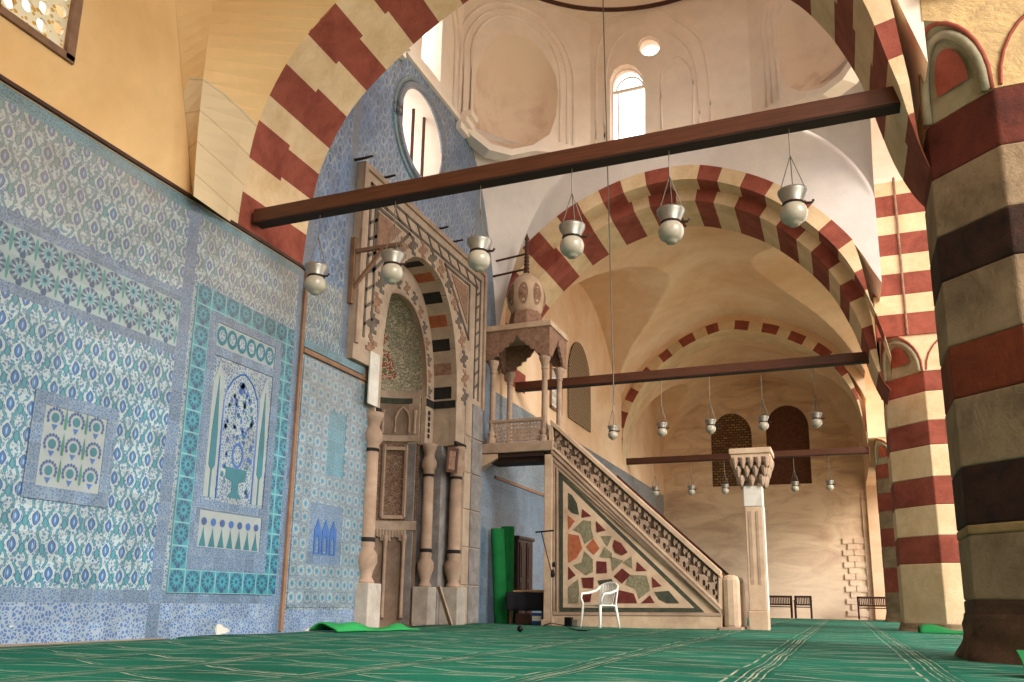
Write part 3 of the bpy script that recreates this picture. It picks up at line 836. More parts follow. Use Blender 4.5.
# ------------------------------------------------------------------ piers
def octo(cx_, cy_, r, z):
    k = .4142 * r
    return [(cx_ - r, cy_ - k, z), (cx_ - k, cy_ - r, z), (cx_ + k, cy_ - r, z), (cx_ + r, cy_ - k, z), (cx_ + r, cy_ + k, z), (cx_ + k, cy_ + r, z), (cx_ - k, cy_ + r, z), (cx_ - r, cy_ + k, z)]
def pier(cx_, cy_, r, zb, mats_, label, ztop=5.3, zsq=6.35, foot=.45, niche=True, fm='pier_foot'):
    root = thing('striped_pier', (cx_, cy_, -.03), label, 'pillar', 'striped octagonal piers of the courtyard side')
    b = MB(); z0 = zb[0][0]
    for i in range(len(zb)):
        z, mi = zb[i]; z2 = zb[i + 1][0] if i + 1 < len(zb) else ztop
        ns = 3; prev = octo(cx_, cy_, r, z)
        rr = r * (1 + random.uniform(-.006, .006))
        lo = octo(cx_, cy_, rr, z); hi = octo(cx_, cy_, rr, z2)
        b.add(lo + hi, [(j, (j + 1) % 8, (j + 1) % 8 + 8, j + 8) for j in range(8)] + [tuple(range(8))[::-1], tuple(range(8, 16))], mi)
    b.build('shaft', mats_, root, bevel=.02)
    # crumbling foot
    b = MB(); N_ = 48; rows = 9; vs = []
    for j in range(rows + 1):
        z = -.03 + foot * j / rows
        for i in range(N_):
            a = 2 * pi * i / N_; rad = r * 1.01 / max(abs(cos(a)), abs(sin(a)), (abs(cos(a)) + abs(sin(a))) / 1.4142 * 1.0)
            g = .10 * (1 - j / rows) ** 1.5 + .03 * sin(7 * a + j) * (1 - j / rows) + random.uniform(-.012, .012)
            vs.append((cx_ + (rad + g) * cos(a), cy_ + (rad + g) * sin(a), z))
    b.add(vs, [(j * N_ + i, j * N_ + (i + 1) % N_, (j + 1) * N_ + (i + 1) % N_, (j + 1) * N_ + i) for j in range(rows) for i in range(N_)] + [tuple(rows * N_ + i for i in range(N_))])
    b.build('foot', fm, root, smooth=True)
    # square block above, the corner facing us cut back into a painted niche
    b = MB(); k = .4142 * r; e = .04
    body = [(cx_ - r, cy_ - k, ztop), (cx_ - k, cy_ - r, ztop), (cx_ + r, cy_ - r, ztop), (cx_ + r, cy_ + r, ztop), (cx_ - r, cy_ + r, ztop)]
    b.prism(body, (0, 0, 12 - ztop if False else zsq - ztop), 0)
    b.prism([(cx_ - r, cy_ - r, zsq), (cx_ + r, cy_ - r, zsq), (cx_ + r, cy_ + r, zsq), (cx_ - r, cy_ + r, zsq)], (0, 0, 3.5), 0)
    # triangular fill forming the pointed hood on both outer faces
    for sgn in (0, 1):
        pts = []; n_ = 12
        for q in range(n_ + 1):
            t = q / n_; w = (r - k) * (1 - t ** 2.0) ** .5 if t < 1 else 0
            pts.append((w, ztop + (zsq - ztop) * t))
        if sgn == 0: loop = [(cx_ - k - w, cy_ - r, z) for w, z in pts]; corner = (cx_ - r, cy_ - r)
        if sgn == 0: L_ = [(cx_ - k - w, cy_ - r, z) for w, z in pts]
        else: L_ = [(cx_ - r, cy_ - k - w, z) for w, z in pts]
        base_ = (cx_ - k, cy_ - r, zsq) if sgn == 0 else (cx_ - r, cy_ - k, zsq)
        inn_ = (0, .02, 0) if sgn == 0 else (.02, 0, 0)
        b.plate([((cx_ - r + w), cy_ - r, z) if sgn == 0 else (cx_ - r, cy_ - r + w, z) for w, z in pts] + [base_], [], inn_, 0)
    # soffit between the two hood edges
    def fn(i, j):
        t = i; w = (r - k) * (max(0, 1 - t ** 2.0)) ** .5
        A_ = Vector((cx_ - r, cy_ - r + (r - k) - w * 0 - (r - k) * (1 - w / (r - k)), ztop + (zsq - ztop) * t))
        B_ = Vector((cx_ - r + (r - k) * (w / (r - k)), cy_ - r, ztop + (zsq - ztop) * t))
        q = A_.lerp(B_, j); inn = .16 * sin(pi * j) * sin(pi * min(1, t + .35)) if False else 0
        return q + Vector((1, 1, 0)) * inn
    b.grid(fn, 18, 6, 1)
    b.build('square_block', ['rough_stone' if niche else 'stone_cream', 'niche_paint'], root)
    # painted relief on the diagonal hood
    b = MB()
    o_ = Vector((-.7071, -.7071, 0)); A0 = Vector((cx_ - r, cy_ - k, 0)); B0 = Vector((cx_ - k, cy_ - r, 0)); dd = (B0 - A0); Ld = dd.length; dd.normalize()
    H_ = zsq - ztop
    def hood(s_, zlo, off):
        L_ = []
        for q in range(17):
            a = pi * q / 16; u = Ld / 2 - cos(a) * Ld / 2 * s_; z = ztop + zlo + (H_ * s_) * sin(a) ** .8 * .98
            L_.append((u, z))
        return L_
    def P_(u, z, off): 
        t = min(1, max(0, (z - ztop) / H_)); push = (r - k) * .7071 * (1 - (max(0, 1 - t ** 2.0)) ** .5)
        return A0 + dd * u + o_ * (off + push) + Vector((0, 0, z))
    L_ = hood(.98, 0, 0); b.tube([P_(u, z, .01) for u, z in L_], .024, 8, 0)
    L_ = hood(.86, .0, 0); b.tube([P_(u, z, .03) for u, z in L_], .045, 8, 1)
    L_ = hood(.46, .22, 0)
    c0 = [P_(u, z, .035) for u, z in L_]
    cen = sum(c0, Vector()) / len(c0)
    b.add(c0 + [cen + o_ * .02], [(i, (i + 1) % 17, 17) for i in range(17)], 0)
    b.build('painted_niche', ['stone_red', 'niche_paint'], root, smooth=True)
    # plain outlined niche on the front face
    b = MB(); fy = cy_ - r - .01
    pts = [(cx_ - k + .06 + .62 * r - .62 * r * cos(pi * q / 14), fy, ztop + .02 + .8 * sin(pi * q / 14)) for q in range(15)]
    b.tube(pts, .018, 6); b.build('painted_outline', 'stone_red', root)
    return root
stone('niche_paint', '9c947c', '7c755f', .5)
bl1 = [(-.03, 3), (.42, 3), (.98, 2), (1.45, 0), (1.5, 0), (2.0, 2), (2.62, 0), (3.2, 1), (3.75, 0), (4.28, 2), (4.78, 0)]
# band heights read on the front-left corner of each pier
def bands(xys, X, m0):
    return None
def zc(px, py, X):
    return at(px, py, 1, 8.62)[2]
Z1 = [(-.03, 3), (.95, 3)]
s_ = .2346
seq = [(864 + 470 * s_, 380 + 605 * s_), (864 + 435 * s_, 380 + 345 * s_), (864 + 410 * s_, 380 + 80 * s_), (864 + 365 * s_, 240 + 455 * s_), (864 + 330 * s_, 240 + 180 * s_), (864 + 290 * s_, 100 + 590 * s_), (864 + 255 * s_, 100 + 350 * s_), (864 + 212 * s_, 100 + 130 * s_)]
c1 = (2.0, 9.0, .91)
zz = [zc(x, y, c1[0] - c1[2]) for x, y in seq]
Z1 = [(-.03, 3), (zc(977, 600, 1.09), 0), (zc(972, 535, 1.09), 6), (zc(971, 525, 1.09), 2), (zz[1] * 0 + zc(966, 467, 1.09), 0), (zz[2], 5), (zz[3], 0), (zz[4], 2), (zz[5], 0), (zz[6], 1)]
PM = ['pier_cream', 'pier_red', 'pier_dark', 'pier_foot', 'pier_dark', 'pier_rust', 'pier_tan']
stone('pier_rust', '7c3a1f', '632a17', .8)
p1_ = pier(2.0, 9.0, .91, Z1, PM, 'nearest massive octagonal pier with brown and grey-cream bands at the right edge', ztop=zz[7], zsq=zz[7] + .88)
def band_list(px, top, n, h0):
    pass
seq2 = [(s_ * 355 + 864, 520 + 440 * s_)]
zz2 = [.0, .12, 1.02]
Xp2 = 1.1
b2 = [at(x, y, 0, Xp2)[2] for x, y in ((864 + 155 * s_, 520 + 190 * s_), (864 + 145 * s_, 520 + 88 * s_), (864 + 125 * s_, 380 + 455 * s_), (864 + 120 * s_, 380 + 325 * s_), (864 + 100 * s_, 380 + 240 * s_), (864 + 90 * s_, 380 + 115 * s_), (864 + 85 * s_, 380 + 40 * s_))]
sc_ = 18.7 / Xp2
b2 = [at(x, y, 1, 18.9)[2] for x, y in ((901, 564.6), (898, 541), (893.5, 487), (892, 456), (887.5, 436), (885, 407), (884, 389.5))]
b2 = [.98, 1.42, 2.43, 2.98, 3.42, 3.97, 4.55, 5.2]
b2m = [at(x, y, 1, 18.9)[2] for x, y in ((947 - 10, 520 + 190 * s_), (940, 520 + 75 * s_), (938, 380 + 545 * s_), (935, 380 + 430 * s_), (930, 380 + 300 * s_), (927, 380 + 200 * s_), (923, 380 + 80 * s_), (921, 380 - 3 * s_))]
Z2 = [(-.03, 3), (.12, 0)] + [(b2m[i], (i + 1) % 2) for i in range(7)]
p2_ = pier(2.3, 19.4, 1.2, Z2, ['stone_cream', 'stone_red', 'stone_red', 'pier_cream'], 'second octagonal pier with bright red and cream bands, behind the nearest pier', ztop=b2m[7], zsq=b2m[7] + .85, niche=False, foot=.2, fm='pier_cream')
Z3 = [(-.03, 0), (.95, 1), (1.75, 0), (2.45, 1), (3.05, 0), (3.65, 1), (4.25, 0), (4.75, 1)]
p3_ = pier(2.25, 31.0, .95, Z3, ['pier_cream', 'stone_red'], 'farthest octagonal pier, a narrow striped strip left of the second pier', ztop=5.25, zsq=6.1, niche=False, foot=.3, fm='pier_cream')

# ------------------------------------------------------------------ tie beams
def beam(y, z0, h, x0, x1, w, label):
    root = thing('tie_beam', ((x0 + x1) / 2, y, z0), label, 'beam', 'wooden tie beams across the arches')
    b = MB(); b.box(x0, x1, y - w / 2, y + w / 2, z0 + .015, z0 + h); b.build('timber', 'beam_wood', root, bevel=.012)
    b = MB(); b.box(x0 + .01, x1, y - w / 2 + .01, y + w / 2 - .01, z0, z0 + .014); b.build('underside_shade', 'beam_shade', root)  # thin sheet carrying the beam's underside shade as colour
    return root
beam(8.35, 5.40, .21, -7.12, .86, .2, 'nearest dark wooden tie beam crossing the picture below the bright window')
beam(18.3, 5.52, .22, -7.2, .9, .2, 'second reddish wooden tie beam passing behind the pulpit canopy')
beam(29.6, 5.5, .22, -7.2, 1.1, .2, 'farthest thin wooden tie beam in front of the bricked-up windows')

# ------------------------------------------------------------------ lamps
def lamp(x, y, zc_, ztie, label, group, sw=0.0, k=1.0):
    """zc_ = top of the tin cap"""
    root = thing('hanging_lamp', (x, y, zc_), label, 'lamp', group)
    sc = lambda pf: [(r * k, zc_ + z * k) for r, z in pf]
    b = MB(); b.lathe(x, y, sc([(.12, .012), (.152, .01), (.15, -.02), (.10, -.125), (.105, -.14)]), 24); b.build('lamp_cap', 'tin', root, smooth=True)
    b = MB(); b.lathe(x, y, sc([(.09, -.14), (.125, -.18), (.14, -.23), (.135, -.28), (.115, -.32), (.085, -.345), (.06, -.355), (.055, -.375), (.01, -.38)]), 24); b.build('glass_globe', 'milk_glass', root, smooth=True)
    b = MB(); b.tube([(x + k * .105 * cos(a * pi / 8), y + k * .105 * sin(a * pi / 8), zc_ - .14 * k) for a in range(16)], .012, 6, closed=True)
    b.tube([(x + k * .1, y, zc_ - .14 * k), (x + k * .18, y, zc_ - .15 * k), (x + k * .2, y, zc_ - .12 * k)], .014, 6); b.build('wire_collar', 'iron', root)
    b = MB(); top = (x - sw, y, ztie); kn = (x - sw * .6, y, zc_ + .42)
    b.tube([top, kn], .007, 5)
    for dx, dy in ((-.13, 0), (.13, 0), (0, .13)): b.tube([kn, (x + k * dx, y + k * dy, zc_ + .012)], .006, 5)
    b.build('suspension_wires', 'wire', root)
    return root
G1, G2, G3 = 'lamps hanging from the nearest beam', 'lamps hanging from the second beam', 'lamps hanging from the farthest beam'
row1 = [(-6.1, 'white glass lamp against the blue tiles, leftmost on the nearest beam'), (-4.97, 'glass lamp hanging in front of the mihrab arch beside the wooden bracket'), (-3.79, 'glass lamp hanging left of the pulpit finial on the nearest beam'),
        (-2.63, 'glass lamp hanging just right of the pulpit finial, against the striped arch'), (-1.5, 'glass lamp hanging below the bright window, over the crown of the striped arch'), (-.23, 'glass lamp hanging at the right end of the nearest beam by the lavender wall')]
lp0 = None
for x, lb in row1:
    if lp0 is None: lp0 = lamp(x, 8.35, 4.67, 5.42, lb, G1, .0); o = lp0
    else: o = copy_tree(lp0); o['label'] = lb
    o.location.x = x
row2 = [(-4.77, 'leftmost lamp of the second beam, above the pulpit stair on a very long wire'), (-3.62, 'second lamp from the left on the second beam'), (-2.53, 'middle lamp of the second beam, beside the left bricked window'),
        (-1.4, 'lamp of the second beam hanging above the free-standing marble pillar'), (-.31, 'rightmost lamp of the second beam')]
lp0 = None
for x, lb in row2:
    if lp0 is None: lp0 = lamp(x, 18.3, 4.49, 5.53, lb, G2, k=.82); o = lp0
    else: o = copy_tree(lp0); o['label'] = lb
    o.location.x = x
row3 = [(-6.15, 'small far lamp low beside the pulpit handrail, leftmost of the farthest row'), (-4.85, 'small far lamp hanging against the far wall left of the bricked windows'), (-3.67, 'small far lamp right at the foot of the left bricked window'),
        (-1.33, 'small far lamp at the foot of the right bricked window'), (-.21, 'small far lamp nearest the farthest pier')]
lp0 = None
for x, lb in row3:
    if lp0 is None: lp0 = lamp(x, 29.6, 4.62, 5.51, lb, G3, k=.9); o = lp0
    else: o = copy_tree(lp0); o['label'] = lb
    o.location.x = x
# long wire from the dome
t0 = at(603, 0, 1, 14.5); t1 = at(614, 405, 1, 14.5)
b = MB(); b.tube([t0 + (t0 - t1) * .35, t0, t1], .012, 6); tag(b.build('hanging_wire', 'wire'), 'long thin wire hanging from the dome past the striped arch', 'wire')

# ------------------------------------------------------------------ tile panels on the qibla wall
def zy(y, z, o=0.0): return (WX + o, y, z)
def rectl(y0, y1, z0, z1, o): return [zy(y0, z0, o), zy(y1, z0, o), zy(y1, z1, o), zy(y0, z1, o)]
simple('glaze_white', '868f91', .35, var=.1, spec=.5); simple('glaze_teal', '205f6d', .35, var=.2, spec=.5); simple('glaze_blue', '2d5795', .35, var=.2, spec=.5)
simple('glaze_navy', '2c4777', .35, var=.2, spec=.5)
TY0, TY1, TZ0, TZ1 = 7.46, 9.42, .50, 4.26
root = thing('tile_panel', (WX, 8.4, .5), 'tall prayer-niche tile panel with turquoise flower border and two cypresses', 'tile panel')
b = MB(); b.plate(rectl(TY0, TY1, TZ0, TZ1, 0), [rectl(TY0 + .2565, TY1 - .2565, TZ0 + .27, TZ1 - .27, 0)], (.02, 0, 0)); b.build('flower_border', 'tile_turq', root)
b = MB(); b.plate(rectl(TY0 + .2565, TY1 - .2565, TZ0 + .27, TZ1 - .27, 0), [rectl(TY0 + .4, TY1 - .4, 1.05, 1.5, 0), rectl(TY0 + .4, TY1 - .4, 1.62, 3.45, 0), rectl(TY0 + .4, TY1 - .4, 3.57, 3.88, 0)], (.022, 0, 0)); b.build('inner_border', 'tile_border', root)
b = MB(); b.plate(rectl(TY0 + .4, TY1 - .4, 1.05, 1.5, 0), [], (.012, 0, 0)); fp = b.build('flower_strip', 'glaze_white', root)
b = MB()
for i in range(7):
    yc = TY0 + .49 + i * .162
    b.add([zy(yc + .05 * cos(a * pi / 4), 1.36 + .05 * sin(a * pi / 4), .016) for a in range(8)], [tuple(range(8))], i % 2)
    b.add([zy(yc - .06, 1.06, .016), zy(yc + .06, 1.06, .016), zy(yc + .02, 1.2, .016), zy(yc, 1.3, .016), zy(yc - .02, 1.2, .016)], [(0, 1, 2, 3, 4)], 2)
b.build('painted_flower', ['glaze_navy', 'glaze_blue', 'glaze_teal'], fp)
b = MB(); b.plate(rectl(TY0 + .4, TY1 - .4, 3.57, 3.88, 0), [], (.012, 0, 0)); fs_ = b.build('rosette_strip', 'glaze_white', root)
b = MB()
for i in range(6):
    yc = TY0 + .5 + i * .19; b.add([zy(yc + .095 * cos(a * pi / 7), 3.725 + .13 * sin(a * pi / 7), .016) for a in range(14)], [tuple(range(14))], 0); b.add([zy(yc + .06 * cos(a * pi / 5), 3.725 + .08 * sin(a * pi / 5), .018) for a in range(10)], [tuple(range(10))], 1)
b.build('rosettes', ['glaze_teal', 'tile_white'], fs_)
b = MB(); b.plate(rectl(TY0 + .4, TY1 - .4, 1.62, 3.45, 0), [], (.008, 0, 0)); fld = b.build('niche_field', 'tile_white', root)
ya, yb = TY0 + .4, TY1 - .4; yc = (ya + yb) / 2
arcl = [(yc - .33, 1.66), (yc - .33, 2.85), (yc - .30, 3.05), (yc - .2, 3.22), (yc - .08, 3.31), (yc, 3.34), (yc + .08, 3.31), (yc + .2, 3.22), (yc + .30, 3.05), (yc + .33, 2.85), (yc + .33, 1.66)]
b = MB(); b.plate([zy(u, z, .008) for u, z in arcl], [], (.006, 0, 0)); b.build('arched_field', 'tile_white', fld)
b = MB(); b.tube([zy(u, z, .016) for u, z in arcl], .012, 5); b.build('arch_outline', 'glaze_blue', fld)
for sgn in (-1, 1):
    c = yc + sgn * .455; b = MB()
    b.plate([zy(c - .1, 1.66, .008), zy(c + .1, 1.66, .008), zy(c + .1, 3.1, .008), zy(c, 3.4, .008), zy(c - .1, 3.1, .008)], [], (.006, 0, 0)); b.build('cypress_ground', 'glaze_white', fld)
    b = MB(); b.plate([zy(c - .012, 1.66, .014), zy(c + .012, 1.66, .014), zy(c + .012, 2.0, .014), zy(c + .055, 2.06, .014), zy(c + .05, 2.5, .014), zy(c, 3.2, .014), zy(c - .05, 2.5, .014), zy(c - .055, 2.06, .014), zy(c - .012, 2.0, .014)], [], (.006, 0, 0)); b.build('cypress', 'glaze_teal', fld)
b = MB()
b.plate([zy(yc - .14, 1.7, .014), zy(yc + .14, 1.7, .014), zy(yc + .06, 1.78, .014), zy(yc + .06, 1.9, .014), zy(yc + .18, 1.93, .014), zy(yc + .2, 2.08, .014), zy(yc - .2, 2.08, .014), zy(yc - .18, 1.93, .014), zy(yc - .06, 1.9, .014), zy(yc - .06, 1.78, .014)], [], (.006, 0, 0), 0)
b.plate([zy(yc + .11 * cos(a * pi / 8), 2.25 + .17 * sin(a * pi / 8), .014) for a in range(16)], [[zy(yc + .08 * cos(a * pi / 8), 2.25 + .13 * sin(a * pi / 8), .014) for a in range(16)]], (.006, 0, 0), 1)
b.build('vase', ['glaze_teal', 'glaze_blue'], fld)
b = MB(); random.seed(3)
for k in range(110):
    z = random.uniform(1.75, 3.2); w_ = .28 if z < 2.8 else .28 * (3.3 - z) / .5
    y = yc + random.uniform(-w_, w_)
    if abs(y - yc) < .2 and z < 2.42: continue
    rr = random.uniform(.018, .034); b.add([zy(y + rr * cos(a * pi / 3), z + rr * 1.3 * sin(a * pi / 3), .0165) for a in range(6)], [tuple(range(6))], k % 3)
b.build('blossoms', ['glaze_navy', 'glaze_teal', 'glaze_blue'], fld)

root = thing('tile_panel', (WX, 6.0, 1.4), 'square tile panel with nine palmettes and cypresses in a blue frame, at the left', 'tile panel')
SY0, SY1, SZ0, SZ1 = 5.5, 6.5, 1.36, 2.42
b = MB(); b.plate(rectl(SY0, SY1, SZ0, SZ1, 0), [rectl(SY0 + .13, SY1 - .13, SZ0 + .13, SZ1 - .13, 0)], (.015, 0, 0)); b.build('frame', 'tile_border', root)
b = MB(); b.plate(rectl(SY0 + .13, SY1 - .13, SZ0 + .13, SZ1 - .13, 0), [], (.008, 0, 0)); b.build('palmette_field', 'tile_palmette2' if 'tile_palmette2' in MATS else 'glaze_white', root)
b = MB()
for i in range(3):
    for j in range(3):
        cy_ = SY0 + .13 + .123 + i * .247; cz_ = SZ0 + .13 + .16 + j * .265
        for a in range(11):
            th = pi * (-.15 + 1.3 * a / 10); y = cy_ + .085 * cos(th); z = cz_ + .09 * sin(th)
            b.add([zy(y + .016 * cos(q * pi / 3), z + .02 * sin(q * pi / 3), .012) for q in range(6)], [tuple(range(6))], 0)
        b.add([zy(cy_ + .045 * cos(q * pi / 5), cz_ + .05 * sin(q * pi / 5), .012) for q in range(10)], [tuple(range(10))], 1)
        b.add([zy(cy_ - .035, cz_ - .07, .012), zy(cy_, cz_ - .13, .012), zy(cy_ + .035, cz_ - .07, .012)], [(0, 1, 2)], 2)
        if i < 2: b.add([zy(cy_ + .11, cz_ - .1, .012), zy(cy_ + .135, cz_ - .1, .012), zy(cy_ + .142, cz_, .012), zy(cy_ + .123, cz_ + .13, .012), zy(cy_ + .104, cz_, .012)], [(0, 1, 2, 3, 4)], 3)
simple('glaze_green', '3c6f62', .35, var=.2)
b.build('palmettes', ['glaze_navy', 'glaze_teal', 'glaze_blue', 'glaze_green'], root)

root = thing('tile_panel', (WX, 10.3, .3), 'tile panel of pale rings with a small blue arcade motif, left of the mihrab', 'tile panel')
b = MB(); b.plate(rectl(9.7, 11.55, .34, 3.95, 0), [rectl(10.1, 10.95, .95, 1.85, 0), rectl(10.42, 10.9, 2.3, 3.3, 0)], (.015, 0, 0)); b.build('ring_field', 'tile_ring', root)
b = MB(); b.plate(rectl(10.1, 10.95, .95, 1.85, 0), [], (.01, 0, 0)); b.build('border', 'tile_border', root)
b = MB(); b.plate(rectl(10.42, 10.9, 2.3, 3.3, 0), [], (.01, 0, 0)); b.build('inset', 'tile_border_teal', root)
b = MB()
for i in range(3):
    c = 10.32 + i * .2
    b.plate([zy(c - .085, 1.1, .012), zy(c + .085, 1.1, .012), zy(c + .085, 1.45, .012), zy(c, 1.62, .012), zy(c - .085, 1.45, .012)], [[zy(c - .04, 1.12, .012), zy(c + .04, 1.12, .012), zy(c + .04, 1.3, .012), zy(c, 1.38, .012), zy(c - .04, 1.3, .012)]], (.008, 0, 0))
b.build('arcade_motif', 'glaze_blue', root)
# ------------------------------------------------------------------ mihrab
MX, MX2, MC = -7.08, -7.6, 13.2
mih = thing('mihrab', (MX, MC, 0), 'tall carved marble prayer niche with pointed arch, set in the blue tiled wall', 'prayer niche')
def ogive(c, hw, zs, za, n=14):
    L = []
    for i in range(n + 1):
        t = i / n; L.append((c + hw * (1 - t ** 1.75) if t < 1 else c, zs + (za - zs) * (t ** .8 if t < 1 else 1)))
    L = [(c + hw * cos(t * pi / 2) ** .85 if i < n else c, zs + (za - zs) * sin(t * pi / 2)) for i, t in ((i, i / n) for i in range(n + 1))]
    return L + [(2 * c - u, z) for u, z in L[::-1][1:]]      # right spring -> apex -> left spring
OUT = ogive(MC, 1.48, 4.5, 6.85); INN = ogive(MC + .03, 1.12, 4.5, 6.25)
b = MB()
hole = [(MX, 15.08, .0), (MX, 15.08, 3.52), (MX, MC + 1.48, 3.52)] + [(MX, u, z) for u, z in OUT] + [(MX, MC - 1.48, 3.52), (MX, 11.55, 3.52), (MX, 11.55, 4.24)]
b.plate([(MX, 10.8, 4.24)] + hole[::-1] + [(MX, 16.0, 0), (MX, 16.0, 4.5), (MX, 16, 7.7), (MX, 10.8, 7.7), (MX, 10.8, 4.5)], [], (-.12, 0, 0))
b.build('frame', 'mihrab_stone', mih)
b = MB(); t = .05
for (y0, y1, z0, z1) in ((10.8, 16, 7.6, 7.7), (10.8, 10.9, 4.5, 7.6), (15.9, 16, 4.5, 7.6)): b.box(MX, MX + t, y0, y1, z0, z1)
b.build('moulding', 'ledge_stone', mih, bevel=.01)
# grey slabs low on the right, white panels
b = MB()
for i in range(6):
    b = MB(); b.box(MX, MX + .03, 15.45, 15.97, .02 + i * .76, .75 + i * .76); b.build('wall_slab', 'grey_marble', mih, bevel=.006)
    b = MB(); b.box(MX, MX + .02, 15.1, 15.42, .02 + i * .76, .75 + i * .76); b.build('wall_slab', 'mihrab_stone', mih, bevel=.006)
b = MB(); b.box(MX, MX + .03, 11.3, 11.6, 3.6, 4.5); b.build('white_slab', 'white_marble', mih, bevel=.006)
# knots and bands inlaid in the spandrels
def strip(b, pts, w, x, mi=0, d=.012):
    for p, q in zip(pts, pts[1:]):
        p = Vector(p); q = Vector(q); e = (q - p).normalized() * (w / 2); nn = Vector((-e[1], e[0]))
        p = p - e; q = q + e
        b.prism([(x, *(p + nn)), (x, *(q + nn)), (x, *(q - nn)), (x, *(p - nn))], (d, 0, 0), mi)
b = MB(); X_ = MX + .002
for o in (.28, .5):
    strip(b, [(10.8 + o, 4.7), (10.8 + o, 7.7 - o), (16 - o, 7.7 - o), (16 - o, 4.7)], .055, X_)
for k in range(9):
    z = 4.9 + k * .3
    if z < 7.1:
        for yy in (10.8 + .28, 16 - .5): strip(b, [(yy, z), (yy + .22, z + .15)], .05, X_)
for k in range(10):
    y = 11.4 + k * .44
    strip(b, [(y, 7.42), (y + .2, 7.2)], .05, X_)
for sgn in (-1, 1):
    strip(b, [(MC + sgn * .75, 7.1), (MC + sgn * 1.95, 7.1), (MC + sgn * 1.95, 5.9)], .06, X_)
    strip(b, [(MC + sgn * .75, 7.1), (MC + sgn * 1.95, 5.9)], .06, X_)
b.build('interlace', 'ink_stone', mih)
for sgn in (-1, 1):
    b = MB(); b.prism([(X_, MC + sgn * 1.05, 7.02), (X_, MC + sgn * 1.86, 7.02), (X_, MC + sgn * 1.86, 6.2)], (.012, 0, 0), 0)
    b.build('spandrel', 'brown_marble', mih)
def knot(b, x, y, z, s, mi):
    cells = [(0, 0), (1, 0), (-1, 0), (0, 1), (0, -1), (1, 1), (-1, -1), (2, 1), (-2, -1), (-1, 2), (1, -2), (0, 2), (0, -2)]
    for i, j in cells:
        b.box(x, x + .01, y + (i - .5) * s, y + (i + .5) * s, z + (j - .5) * s, z + (j + .5) * s, mi)
b = MB(); R_ = resample([(u, z) for u, z in ogive(MC, 1.86, 4.6, 7.02)], 17)
for i, q in enumerate(R_):
    b = MB(); knot(b, X_, q[0], q[1], .07, i % 2); b.build('knot_inlay', ['ink_stone', 'brown_marble'], mih)
R_ = resample([(u, z) for u, z in ogive(MC, 1.25, 4.6, 6.45)], 15)
for i, q in enumerate(R_[:16]):
    b = MB(); knot(b, MX2 + .002, q[0], q[1], .05, i % 2); b.build('knot_inlay', ['ink_stone', 'brown_marble'], mih)
# striped soffit of the outer arch
b = MB(); R_ = resample([(u, z) for u, z in OUT], 100); N_ = 25; seq = [2, 0, 3, 0, 2, 0, 1, 0, 2, 0, 1, 0, 2, 0, 1, 0, 2, 0, 1, 0, 2, 0, 3, 0, 2]
for k in range(N_):
    vs = []; a, c = 4 * k, 4 * k + 4
    for i in range(a, c + 1):
        q = R_[i]; o = Vector((q[0] - MC, q[1] - 4.9)).normalized() * .2
        vs += [(MX - .01, q[0], q[1]), (MX2, q[0], q[1]), (MX2, q[0] + o[0], q[1] + o[1]), (MX - .01, q[0] + o[0], q[1] + o[1])]
    fs = [(j * 4 + e, j * 4 + (e + 1) % 4, j * 4 + 4 + (e + 1) % 4, j * 4 + 4 + e) for j in range(4) for e in range(4)] + [(0, 1, 2, 3), (19, 18, 17, 16)]
    b.add(vs, fs, seq[k])
b.build('voussoirs', ['mihrab_stone', 'orange_marble', 'black_marble', 'brown_marble'], mih)
# second plane with the inner arch
b = MB()
loopo = [(MX2, MC + 1.6, 3.5)] + [(MX2, MC + 1.6, 4.5), (MX2, MC + 1.45, 6.2), (MX2, MC + .6, 7.1), (MX2, MC - .6, 7.1), (MX2, MC - 1.45, 6.2), (MX2, MC - 1.6, 4.5)] + [(MX2, MC - 1.6, 3.5), (MX2, MC - 1.09, 3.5)] + [(MX2, u, z) for u, z in INN[::-1]] + [(MX2, MC + 1.15, 3.5)]
b.plate(loopo, [], (-.1, 0, 0)); b.build('inner_frame', 'mihrab_stone', mih)
b = MB(); b.tube([(MX2 + .01, u, z) for u, z in INN], .03, 6); b.build('inner_moulding', 'ledge_stone', mih)
# stepped jambs
for sgn in (-1, 1):
    b = MB()
    Y_ = lambda v: MC + sgn * v
    e_ = 1.88 if sgn > 0 else 1.62; xs_ = MX - .1 if sgn > 0 else -7.22
    pl = [(xs_, e_), (-7.36, e_), (-7.36, 1.45), (-7.78, 1.45), (-7.78, 1.12), (-8.0, 1.12), (-8.0, 2.2), (xs_, 2.2)]
    b.prism([(x, Y_(v), 0) for x, v in pl], (0, 0, 3.52), 0)
    b.build('jamb', 'grey_marble' if sgn > 0 else 'mihrab_brown', mih)
    b = MB()
    b.prism([(x, Y_(v), 3.52) for x, v in [(MX - .11, 1.49), (MX2 - .12, 1.49), (MX2 - .12, 1.12), (-8.0, 1.12), (-8, 2.0), (MX - .11, 2.0)]], (0, 0, .98), 0)
    b.box(MX - .02, MX - .55, Y_(1.46), Y_(1.5), 4.3, 4.45, 1); b.box(-7.62, -7.58, Y_(1.16), Y_(1.48), 4.3, 4.45, 1)
    b.box(MX - .02, MX + .03, Y_(1.47), Y_(1.95 if sgn > 0 else 1.6), 3.52, 3.6, 1)
    for q in range(5): b.box(-7.59, -7.575, Y_(1.25), Y_(1.31), 3.65 + q * .12, 3.73 + q * .12, 1)
    b.build('corbel_block', ['mihrab_stone', 'black_marble'], mih)
